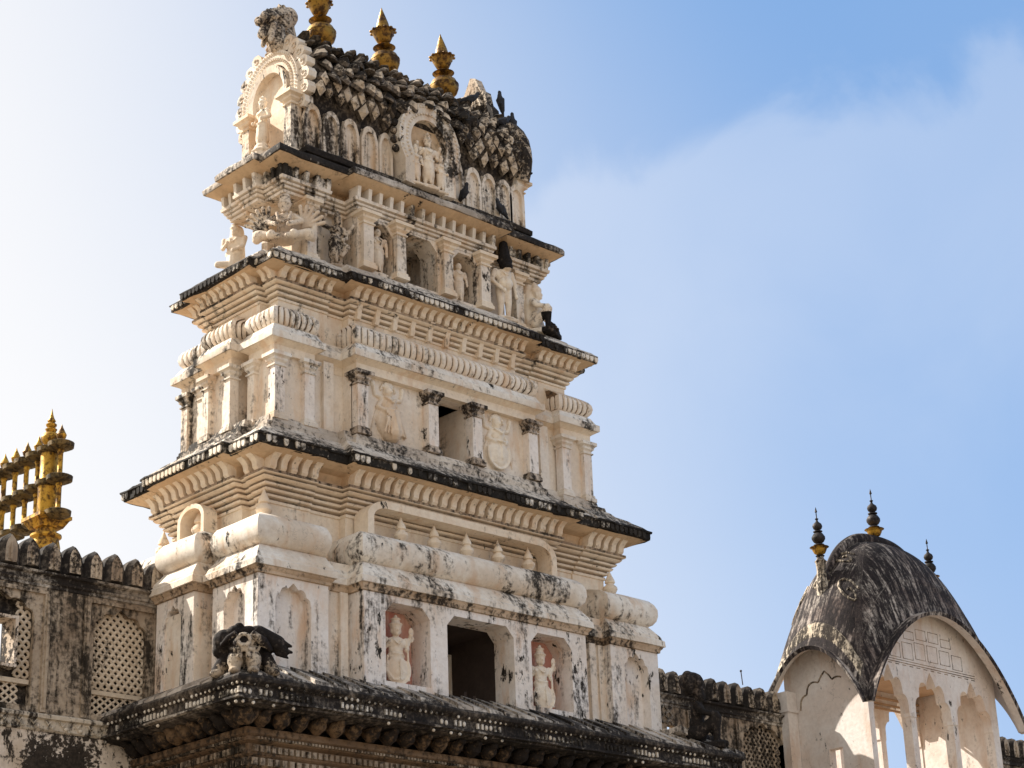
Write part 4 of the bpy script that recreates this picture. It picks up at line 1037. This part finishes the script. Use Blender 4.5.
# figure in the left gable, group in the front horseshoe niche, lion on the crest
o = standing('statue', M['statue'], (-3.36, .02, 21.35), 1.18, R(-90), .1, [(-1, (-.2, 0, .63), (-.12, -.12, .56)), (1, (.2, 0, .63), (.12, -.12, .58))], extra=lambda f: (f.cap((0, .0, -.28), (0, 0, .02), .2, .16), f.ell((0, 0, 0), (.2, .2, .05))))
tag(o, 'slender cream figure on a round pedestal inside the left horseshoe gable', 'statue')
for (x, H, cr, lb) in ((-.36, .86, .1, 'left attendant of the figure group in the roof niche'), (-.02, 1.16, .14, 'tall middle figure of the group in the roof niche'), (.33, .84, .08, 'right attendant of the figure group in the roof niche')):
    tag(standing('statue', M['statue'], (x, -1.24, 21.1), H, R(-8), cr, four if cr > .12 else None, vox=.016, wide=1.2), lb, 'statue', 'figures in the roof niche')
f = MB()
f.ell((-.32, 0, .3), (.22, .2, .19)); f.ell((-.5, -.09, .22), (.11, .1, .1)); f.ell((-.5, .1, .22), (.11, .1, .1)); f.ell((-.56, 0, .12), (.1, .12, .07))
for k in range(6): f.tube([(-.34+.085*k, -.23+.01*k, .22+.05*k), (-.36+.085*k, 0, .50+.045*k), (-.34+.085*k, .23-.01*k, .22+.05*k)], .045, 6)
f.ell((0.0, 0, .4), (.34, .19, .26)); f.ell((.2, 0, .55), (.2, .16, .22)); f.cap((-.3, -.1, .1), (-.38, -.12, -.3), .1, .05); f.cap((-.3, .1, .1), (-.38, .12, -.3), .1, .05); f.cap((-.1, 0, .1), (-.1, 0, -.25), .16, .2)
f.cap((-.45, 0, .05), (-.5, .0, -.15), .08, .1)
o = f.remesh('statue', M['dstatue'], None, vox=.02, smooth_it=1); o.location = (-3.08, -.22, 24.05)
tag(o, 'ribbed maned lion head jutting out above the left horseshoe gable', 'statue')

# ================================================================== BOUNDARY WALLS
YW = .70
def jali(mb, fmap, s0, s1, z0, zf, pitch, r=.022):
    """fish scale lattice: rows of half rings"""
    row = 0; z = z0
    while z < zf((s0+s1)/2)+.1:
        s = s0+(pitch/2 if row % 2 else 0)
        while s < s1:
            if z+pitch*.3 < zf(s):
                pts = [fmap(s+pitch*.48*math.cos(a), 0, z+pitch*.62*math.sin(a)) for a in [math.pi*i/6 for i in range(7)]]
                mb.tube(pts, r, 5)
                mb.tube([fmap(s-pitch*.48, .005, z), fmap(s, .0, z-pitch*.30), fmap(s+pitch*.48, .005, z)], r*.9, 5)
            s += pitch
        z += pitch*.62; row += 1

def merlon_mesh():
    m = MB(); w, h = .205, .58
    ol = [(-w, 0), (w, 0), (w*1.03, h*.45), (w*.92, h*.66), (w*.66, h*.82), (w*.3, h*.93), (0, h), (-w*.3, h*.93), (-w*.66, h*.82), (-w*.92, h*.66), (-w*1.03, h*.45)]
    il = [(a*.55, .05+b*.82) for a, b in ol]
    n = len(ol); vs = [(a, -.03, b) for a, b in ol]+[(a, -.13, b) for a, b in il]+[(a, .16, b) for a, b in ol]
    fs = [(j, (j+1) % n, n+(j+1) % n, n+j) for j in range(n)]+[tuple(range(n, 2*n))]+[(j, 2*n+j, 2*n+(j+1) % n, (j+1) % n) for j in range(n)]+[tuple(reversed(range(2*n, 3*n)))]
    m.add(vs, fs); m.m[n] = 1; m.tube([(0, -.135, .06), (0, -.15, h*.5), (0, -.13, h*.72)], [.03, .035, .015], 6, mi=1)
    return m.mesh('merlon', [M['black'], M['merlonface']], 30)
MER = merlon_mesh()
def merlons(parent, xa, xb, z, pitch=.43):
    n = int(round((xb-xa)/pitch))
    for i in range(n):
        o = bpy.data.objects.new('merlon', MER); COL.objects.link(o); o.parent = parent
        o.location = (xa+(xb-xa)*(i+.5)/n, YW+.05, z+rnd.uniform(-.015, .015)); o.rotation_euler = (0, rnd.uniform(-.03, .03), 0)
        o.scale = ((xb-xa)/n/.42, 1, 1)

def wall_band(mb, xa, xb, prof, mi=0):
    n = len(prof); k = int((xb-xa)/.4); vs = []
    for i in range(k+1):
        x = xa+(xb-xa)*i/k
        vs += [(x, YW-o+rnd.uniform(-.005, .005), z+rnd.uniform(-.006, .006)) for o, z in prof]
    fs = [(i*n+j, (i+1)*n+j, (i+1)*n+j+1, i*n+j+1) for i in range(k) for j in range(n-1)]
    mb.add(vs, fs, mi)

wl = thing('parapet_wall', 'mottled parapet wall with black merlons and pierced arched screens left of the tower', 'wall')
LX0, LX1 = -16., -4.96
w = MB()
opsL = [dict(c=-5.85, hw=.55, zb=9.62, zs=11.15, zt=11.56, kind='cusp'), dict(c=-8.25, hw=.66, zb=9.62, zs=11.15, zt=11.56, kind='cusp'), dict(c=-10.65, hw=.66, zb=9.62, zs=11.15, zt=11.56, kind='cusp'), dict(c=-13.1, hw=.66, zb=9.62, zs=11.15, zt=11.56, kind='cusp')]
arch_wall(w, front(YW, .16), LX0, LX1, 9.4, 11.95, opsL)
w.build('screen_wall', M['mottle'], wl, smooth=0)
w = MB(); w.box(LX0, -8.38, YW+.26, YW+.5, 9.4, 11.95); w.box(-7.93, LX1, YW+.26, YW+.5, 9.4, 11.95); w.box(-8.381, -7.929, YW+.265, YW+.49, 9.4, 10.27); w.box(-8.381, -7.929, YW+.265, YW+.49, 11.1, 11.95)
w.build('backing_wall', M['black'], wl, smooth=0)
w = MB(); w.box(LX0, LX1, YW-.02, YW+.6, 0, 9.38); w.build('lower_wall', M['patchy'], wl, smooth=0)
w = MB(); wall_band(w, LX0, LX1, [(.0, 9.2), (.03, 9.21), (.06, 9.24), (.03, 9.26), (.05, 9.40), (.11, 9.42), (.12, 9.47), (.08, 9.5), (-.02, 9.53)])
x = LX0
while x < LX1-.1:
    w.tube([(x, YW-.06, 9.40), (x+.07, YW-.06, 9.32), (x+.14, YW-.06, 9.40)], .018, 5); w.ell((x+.14, YW-.06, 9.28), (.05, .03, .04), seg=7, rings=5); x += .28
w.build('string_course', M['band'], wl)
w = MB(); wall_band(w, LX0, LX1, [(.0, 11.72), (.02, 11.73), (.02, 11.78), (.05, 11.80), (.06, 11.84), (.03, 11.86), (.05, 11.92), (.11, 11.95), (.12, 11.99), (.06, 12.01), (-.1, 12.02), (-.4, 12.02)])
w.build('coping', M['lichen'], wl)
w = MB(); w.box(LX0, LX1, YW+.06, YW+.2, 12.0, 12.26); w.build('merlon_base', M['black'], wl, smooth=0)
merlons(wl, LX0, LX1, 12.0)
for (a, b) in ((-6.62, -6.5), (-7.42, -7.3), (-9.2, -9.08), (-9.9, -9.78), (-5.17, -5.07)):
    w = MB(); w.box(a, b, YW-.055, YW-.001, 9.53, 11.66); w.box(a+.035, b-.035, YW-.085, YW-.055, 9.6, 11.6); w.build('pilaster_strip', M['mottle'], wl, smooth=0)
for (a, b) in ((-6.5, -5.17), (-9.08, -7.42)):
    w = MB(); w.box(a, b, YW-.05, YW-.001, 11.60, 11.67); w.build('panel_head', M['mottle'], wl, smooth=0)
for o_ in opsL:
    fn = arch_fn('round', o_['c'], o_['hw'], 11.15, 11.56); j = MB(); zsill = 10.05
    hole = (-8.42, -7.88) if -9 < o_["c"] < -7 else None
    fm = lambda s, d, z: (s, YW+.12+d, z)
    if hole:
        jali(j, fm, o_['c']-o_['hw']+.06, hole[0]-.05, zsill+.1, fn, .14, .031); jali(j, fm, hole[1]+.08, o_['c']+o_['hw']-.04, zsill+.1, fn, .14, .031)
    else: jali(j, fm, o_['c']-o_['hw']+.06, o_['c']+o_['hw'], zsill+.1, fn, .14, .031)
    jo = j.build('pierced_screen', M['jali'], wl)
    j = MB(); j.box(o_['c']-o_['hw']+.005, o_['c']+o_['hw']-.005, YW+.07, YW+.24, zsill-.05, zsill+.03)
    for i in range(7):
        for q in range(3):
            cx = o_['c']-o_['hw']+.1+i*.16; cz = 9.7+q*.13
            j.tube([(cx-.07, YW+.12, cz-.06), (cx+.07, YW+.12, cz+.06)], .022, 5); j.tube([(cx-.07, YW+.13, cz+.06), (cx+.07, YW+.13, cz-.06)], .022, 5)
    j.build('lower_panel', M['jali'], wl)
w = MB()   # the small window with a deep pale reveal
w.box(-7.95, -7.89, YW-.01, YW+.42, 10.3, 11.08); w.box(-8.42, -8.36, YW-.01, YW+.42, 10.3, 11.08); w.box(-8.42, -7.89, YW-.01, YW+.42, 11.081, 11.14); w.box(-8.42, -7.89, YW-.01, YW+.42, 10.24, 10.299)
w.build('window_frame', M['patchy'], wl, smooth=0)

wr = thing('parapet_wall', 'streaked parapet wall with black merlons between the tower and the domed pavilion', 'wall')
RX0, RX1 = 5.0, 12.86
w = MB()
opsR = [dict(c=8.57, hw=.14, zb=10.98, zs=11.2, zt=11.2, kind='flat'), dict(c=11.75, hw=.72, zb=9.4, zs=11.2, zt=11.62, kind='cusp')]
arch_wall(w, front(YW, .16), RX0, RX1, 9.2, 11.9, opsR); w.box(RX0, RX1, YW, YW+.5, 0, 9.2)
w.build('screen_wall', M['mottle'], wr, smooth=0)
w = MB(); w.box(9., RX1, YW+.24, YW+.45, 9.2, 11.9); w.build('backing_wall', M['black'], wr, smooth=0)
w = MB(); wall_band(w, RX0, RX1, [(.0, 11.62), (.02, 11.63), (.02, 11.68), (.05, 11.70), (.03, 11.76), (.05, 11.82), (.11, 11.85), (.12, 11.89), (.06, 11.91), (-.1, 11.92), (-.4, 11.92)])
w.build('coping', M['lichen'], wr)
w = MB(); w.box(RX0, RX1-.1, YW+.06, YW+.2, 11.9, 12.16); w.build('merlon_base', M['black'], wr, smooth=0)
merlons(wr, RX0+.1, RX1, 11.9)
j = MB(); jali(j, lambda s, d, z: (s, YW+.12+d, z), 11.1, 12.45, 9.6, arch_fn('round', 11.75, .72, 11.2, 11.6), .15); j.build('pierced_screen', M['mottle'], wr)
for (a, b) in ((10.75, 10.85), (12.6, 12.7), (9.1, 9.2)):
    w = MB(); w.box(a, b, YW-.05, YW-.001, 9.3, 11.6); w.build('pilaster_strip', M['mottle'], wr, smooth=0)
j = MB()
for i in range(4):
    for q in range(2):
        cx = 7.6+i*.3; cz = 11.32+q*.2
        j.tube([(cx-.12, YW-.02, cz-.09), (cx+.12, YW-.02, cz+.09)], .03, 5); j.tube([(cx-.12, YW-.015, cz+.09), (cx+.12, YW-.015, cz-.09)], .03, 5)
j.build('carved_panel', M['lichen'], wr)
tag_rod = MB(); tag_rod.tube([(11.28, YW+.1, 12.5), (11.25, YW+.1, 12.83)], .012, 6); tag_rod.ell((11.25, YW+.1, 12.83), (.03, .03, .03), seg=6, rings=4)
tag(tag_rod.build('iron_rod', M['iron']), 'thin rusty iron rod sticking up from the merlons right of the tower', 'rod')
wf = thing('parapet_wall', 'short stretch of black merloned parapet beyond the domed pavilion', 'wall')
w = MB(); w.box(18.1, 32, YW, YW+.5, 0, 11.9); w.build('screen_wall', M['mottle'], wf, smooth=0)
w = MB(); wall_band(w, 18.05, 32, [(.0, 11.7), (.05, 11.72), (.05, 11.8), (.11, 11.85), (.12, 11.89), (-.1, 11.92), (-.4, 11.92)]); w.build('coping', M['lichen'], wf)
merlons(wf, 18.1, 32, 11.9)

# ================================================================== DOMED PAVILION
pv = thing('pavilion', 'pale arcaded pavilion with a dark curved dome roof and drooping eave corners', 'pavilion')
PXC, PYC, PA, PB, PZ0, PZA, PZB = 15.46, -.392, 3.09, 1.51, 11.83, 2.47, 1.52
def rz_(x, y, dz=0.):
    u = max(-1, min(1, (x-PXC)/PA)); v = max(-1, min(1, (y-PYC)/PB))
    fu = (1-u*u)**.88; gv = (1-v*v)**.9
    D = max(0., 3.05*(1-abs(u)**2.63)-PZA*fu)
    return PZ0+PZA*fu+PZB*gv+D*(1-abs(v)**4.26)+dz
def lam(t): return math.copysign(1-(1-abs(t))**1.7, t)      # denser towards the rim
NU, NV = 80, 60
rm = MB(); vs = []
for lay in (0, 1):
    for i in range(NU+1):
        for j in range(NV+1):
            u, v = 2*i/NU-1, 2*j/NV-1; k = .90
            bu, bv = lam(max(-1, min(1, u/k))), lam(max(-1, min(1, v/k)))
            eu, ev = max(0, abs(u)-k)/(1-k), max(0, abs(v)-k)/(1-k)
            x, y = PXC+bu*PA, PYC+bv*PB; z = rz_(x, y)
            if eu or ev:
                x += math.copysign(.15*eu, u); y += math.copysign(.24*ev, v); z -= .03*max(eu, ev)
            th = .09 if lay else 0
            if lay: x = PXC+(x-PXC)*.985; y = PYC+(y-PYC)*.98
            vs.append((x, y, z-th))
K = (NU+1)*(NV+1); fs = []; ms = []
ix = lambda i, j: i*(NV+1)+j
for i in range(NU):
    for j in range(NV):
        fs.append((ix(i,j), ix(i+1,j), ix(i+1,j+1), ix(i,j+1))); ms.append(0)
        fs.append((K+ix(i,j), K+ix(i,j+1), K+ix(i+1,j+1), K+ix(i+1,j))); ms.append(1)
for i in range(NU):
    for j in (0, NV): fs.append((ix(i,j), ix(i+1,j), K+ix(i+1,j), K+ix(i,j))); ms.append(0)
for j in range(NV):
    for i in (0, NU): fs.append((ix(i,j), ix(i,j+1), K+ix(i,j+1), K+ix(i,j))); ms.append(0)
rm.v = vs; rm.f = [list(q) for q in fs]; rm.m = ms
proof = rm.build('dome_roof', [M['dome'], M['arcade']], pv, smooth=60)
def roof_strip(u0, u1, v0, v1, nu, nv, lift, mat, name):
    """raised plaster band that follows the dome"""
    b = MB(); vs = []
    for i in range(nu+1):
        for j in range(nv+1):
            x = PXC+(u0+(u1-u0)*i/nu)*PA; y = PYC+(v0+(v1-v0)*j/nv)*PB
            e = math.sin(math.pi*(i/nu if nu < nv else j/nv))**.5 if True else 1
            vs.append((x, y, rz_(x, y, -.01)+lift*e))
    q = lambda i, j: i*(nv+1)+j
    b.add(vs, [(q(i, j), q(i+1, j), q(i+1, j+1), q(i, j+1)) for i in range(nu) for j in range(nv)])
    return b.build(name, mat, proof, smooth=60)
roof_strip(-.975, -.92, -.90, .90, 8, 60, .07, M['band'], 'eave_band')
roof_strip(-.86, .86, -.86, -.80, 80, 6, .05, M['dome'], 'eave_band')
b = MB()
pts = [(PXC+u*PA, PYC, rz_(PXC+u*PA, PYC, .06)) for u in [-.70+1.40*i/40 for i in range(41)]]
b.tube(pts, [.05+.13*math.sin(math.pi*min(1, max(.0, i/40)))**.5 for i in range(41)], 10)
for s in (-1, 1): b.ell((PXC+s*.72*PA, PYC, rz_(PXC+s*.72*PA, PYC, .02)), (.12, .2, .2))
b.build('ridge_roll', M['dome'], proof)
for (v0, uu, dr) in ((-.5, -.74, 1), (.1, -.72, -1), (.55, -.70, 1), (-.2, -.56, 1)):      # curled leaf reliefs on the left end
    b = MB(); pts = []
    for i in range(16):
        t = i*.55; rr = .04+.024*i
        y = PYC+v0*PB+rr*math.cos(t)*dr; x = PXC+(uu+rr*.14*math.sin(t))*PA
        pts.append((x, y, rz_(x, y, .01)))
    b.tube(pts, .035, 6); b.build('leaf_scroll', M['band'], proof)
def pav_finial(x, y, sc, zc):
    f = MB(); z = zc-.31*sc; c = (x, y, z)
    f.lathe((x, y, 0), [(.17, rz_(x, y)-.3), (.16, rz_(x, y)+.05), (.13, rz_(x, y)+.12), (.115, z-.02), (.13, z+.1*sc)], 12, mi=2)
    S = lambda pr: [(r*sc, h*sc) for r, h in pr]
    f.lathe(c, S([(.12, -.1), (.13, .1), (.16, .14), (.10, .2), (.08, .28)]), 14, mi=2)
    f.lathe(c, S([(.10, .27), (.12, .29), (.06, .31)]), 14, mi=0)
    f.lathe(c, S([(.06, .31), (.14, .36), (.18, .44), (.20, .50), (.25, .52), (.2, .535), (.1, .545)]), 18, mi=1)
    f.lathe(c, S([(.08, .54), (.14, .57), (.14, .59), (.07, .62), (.13, .66), (.175, .74), (.175, .79), (.12, .88), (.06, .91), (.12, .93), (.12, .95), (.05, .97), (.11, 1.02), (.13, 1.08), (.11, 1.14), (.04, 1.2), (.025, 1.25), (.05, 1.28), (.015, 1.31), (.012, 1.45), (.035, 1.47), (.003, 1.6)]), 16, mi=0)
    o = f.build('dome_finial', [M['darkmetal'], M['mast'], M['band']], proof, smooth=50); return o
pav_finial(13.14, PYC, .95, 15.72); pav_finial(15.46, PYC, 1.0, 16.60); pav_finial(17.68, PYC, .95, 15.75)
# arcade walls
FX0, FX1, FY0, FY1 = 12.84, 18.08, -1.6, .82
ztop = lambda x, y: rz_(x, y, -.09)
w = MB()
A3 = lambda c, hw, zt, zb=9.3: dict(c=c, hw=hw, zb=zb, zs=11.72, zt=zt, kind='cusp')
arch_wall(w, front(FY0, .26), FX0, FX1, 9.0, lambda x: ztop(x, FY0-.02), [A3(13.74, .71, 12.88), A3(15.40, .74, 12.88), A3(17.08, .74, 12.88)], n=72)
w.build('front_arcade', M['arcade'], pv, smooth=0)
w = MB()
arch_wall(w, front(FY1-.26, .26), FX0, FX1, 9.0, lambda x: ztop(x, FY1+.02), [A3(13.74, .71, 12.88), A3(15.40, .74, 12.88), A3(17.08, .74, 12.88)], n=72)
w.build('rear_arcade', M['arcade'], pv, smooth=0)
w = MB()
arch_wall(w, left(FX0+.001, .24), FY0+.261, FY1-.261, 9.0, lambda y: ztop(FX0-.02, y), [dict(c=-.55, hw=.20, zb=9.9, zs=10.95, zt=10.95, kind='flat')])
# engraved blind arch line
fn = arch_fn('cusp', -.42, .80, 12.0, 12.8)
w.tube([(FX0-.003, -.42+.8*t, fn(-.42+.8*t)) for t in [-.6+1.6*i/40 for i in range(41)]], .022, 5, mi=1)
w.build('left_wall', [M['arcade'], M['mottle']], pv, smooth=25)
w = MB(); arch_wall(w, left(FX1-.241, .24), FY0+.261, FY1-.261, 9.0, lambda y: ztop(FX1+.02, y), []); w.build('right_wall', M['arcade'], pv, smooth=25)
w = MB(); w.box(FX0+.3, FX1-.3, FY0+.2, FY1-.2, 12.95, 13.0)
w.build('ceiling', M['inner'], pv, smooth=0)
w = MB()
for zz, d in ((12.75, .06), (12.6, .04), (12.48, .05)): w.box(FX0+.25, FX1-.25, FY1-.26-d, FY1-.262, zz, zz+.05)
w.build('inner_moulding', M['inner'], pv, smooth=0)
w = MB(); w.box(FX0, FX1, FY0, FY1, 0, 9.0); w.build('pavilion_base', M['patchy'], pv, smooth=0)
for x in (14.55, 16.24):
    q = MB(); c0 = (x, FY0+.12, 9.3)
    q.lathe(c0, [(.13, 0), (.14, .1), (.105, .2), (.10, 1.0), (.092, 2.05), (.11, 2.08), (.11, 2.12), (.085, 2.15), (.12, 2.22), (.15, 2.33), (.15, 2.38), (.175, 2.4), (.175, 2.48)], 8)
    q.build('column', M['arcade'], pv, smooth=20)
q = MB()    # raised panel lines on the tympanum
for (xa, xb, za, zb) in ((13.9, 14.3, 13.1, 13.45), (14.4, 14.8, 13.1, 13.5), (14.9, 15.3, 13.15, 13.55), (15.4, 15.8, 13.15, 13.55), (15.9, 16.3, 13.15, 13.5), (16.4, 16.8, 13.1, 13.45), (14.5, 14.9, 13.6, 13.8), (15.0, 15.4, 13.65, 13.9), (15.5, 15.9, 13.65, 13.9), (16.0, 16.4, 13.6, 13.8)):
    q.tube([(xa, FY0-.001, za), (xb, FY0-.001, za), (xb, FY0-.001, zb), (xa, FY0-.001, zb)], .011, 4, closed=True)
for i in range(14): q.tube([(13.5+.28*i, FY0-.001, 12.93), (13.64+.28*i, FY0-.001, 12.93)], .012, 4)
q.tube([(13.6, FY0-.001, 12.98), (17.3, FY0-.001, 12.98)], .012, 4); q.tube([(13.6, FY0-.001, 13.04), (17.3, FY0-.001, 13.04)], .010, 4)
q.build('tympanum_panels', M['groove'], pv, smooth=0)
w = MB(); w.box(12.47, 12.83, .48, .95, 9.0, 12.45); w.box(12.43, 12.835, .44, .95, 11.95, 12.02); w.build('end_pier', M['arcade'], pv, smooth=0)

# ================================================================== GILT FLAGSTAFF
fs_ = thing('temple_flagstaff', 'yellow gilt temple flagstaff with three scalloped cross plates left of the tower', 'flagstaff')
SX, SY = -2.06, 10.0
m = MB()
m.lathe((SX, SY, 0), [(.26, 0), (.25, 15.2), (.30, 15.4), (.34, 15.7), (.30, 15.9), (.36, 15.95), (.36, 16.0), (.24, 16.02), (.235, 17.1), (.25, 17.15), (.22, 17.2), (.21, 18.0)], 24)
m.build('mast', M['mast'], fs_, smooth=40)
m = MB(); m.sweep(loop(SX-.38, SX+.38, SY-.38, SY+.38), [(-.1, 16.15), (.0, 16.32), (.04, 16.34), (.04, 16.42), (-.1, 16.46)]); m.build('capital_block', M['mast'], fs_)
for z in (18.02, 17.2, 16.36):
    m = MB(); m.box(SX-.17, SX+.17, SY-.55, SY+4.5, z, z+.09)
    for yy in [SY-.48]+[SY+.52*i for i in range(0, 9)]:
        m.lathe((SX, yy, z), [(.18, -.06), (.24, -.03), (.30, .0), (.31, .1), (.27, .12), (.1, .13)], 18)
    m.build('cross_plate', M['mastdark'], fs_)
for i, yy in enumerate([SY-.48]+[SY+.52*k for k in range(1, 9)]):
    for z0, z1 in ((16.48, 17.15), (17.32, 17.97)):
        m = MB(); m.lathe((SX, yy, 0), [(.08, z0), (.085, z0+.05), (.06, z0+.1), (.06, z1-.1), (.085, z1-.05), (.08, z1)], 12); m.build('colonnette', M['mast'], fs_)
    m = MB(); m.lathe((SX, yy, 18.13), [(.05, 0), (.05, .06), (.10, .12), (.12, .2), (.07, .3), (.03, .38), (.003, .46)], 12); m.build('bud_finial', M['mast'], fs_)
m = MB(); m.lathe((SX, SY, 18.1), [(.13, 0), (.12, .1), (.2, .17), (.235, .27), (.2, .37), (.1, .42), (.12, .46), (.14, .5), (.08, .54), (.12, .58), (.13, .62), (.07, .67), (.10, .71), (.06, .78), (.03, .88), (.004, 1.02)], 18); m.build('top_finial', M['mast'], fs_, smooth=50)

# ================================================================== PIGEONS
def pigeon(loc, rz, pitch, label):
    f = MB()
    f.ell((0, 0, .12), (.075, .15, .08), rot=Matrix.Rotation(R(-25), 3, 'X')); f.cap((0, -.1, .17), (0, -.13, .23), .05, .04); f.ell((0, -.145, .245), (.04, .048, .042)); f.cap((0, -.18, .24), (0, -.215, .232), .014, .005)
    f.cap((0, .12, .09), (0, .30, .03), .05, .022)
    for a in (-1, 1): f.cap((a*.06, -.03, .14), (a*.035, .2, .07), .035, .015); f.cap((a*.03, -.01, .07), (a*.03, -.01, .0), .014, .01)
    o = f.remesh('pigeon', M['bird'], None, vox=.012, smooth_it=2, xf=Matrix.Rotation(rz, 4, 'Z') @ Matrix.Rotation(pitch, 4, 'X') @ Matrix.Scale(1.1, 4)); o.location = loc
    return tag(o, label, 'pigeon', 'pigeons on the temple roof')
pigeon((2.78, -.55, 24.42), R(-60), R(-38), 'dark pigeon clinging to the crest of the right gable, highest of the pigeons')
pigeon((2.92, -.80, 23.78), R(-50), R(-30), 'dark pigeon perched on the right shoulder of the barrel roof against the sky')
pigeon((1.75, -.72, 23.98), R(60), 0, 'pigeon tucked beside the foot of the right gilt finial')
pigeon((2.45, -.98, 23.55), R(80), 0, 'pigeon among the leaf scales below the right gable crest')
pigeon((2.10, -1.18, 21.2), R(-70), 0, 'dark pigeon in front of the right hand arched plaques')
pigeon((2.95, -1.12, 22.30), R(160), 0, 'pigeon under the bulge at the right end of the barrel roof')
pigeon((1.02, -1.2, 21.22), R(-20), 0, 'pigeon beside the right foot of the roof niche')
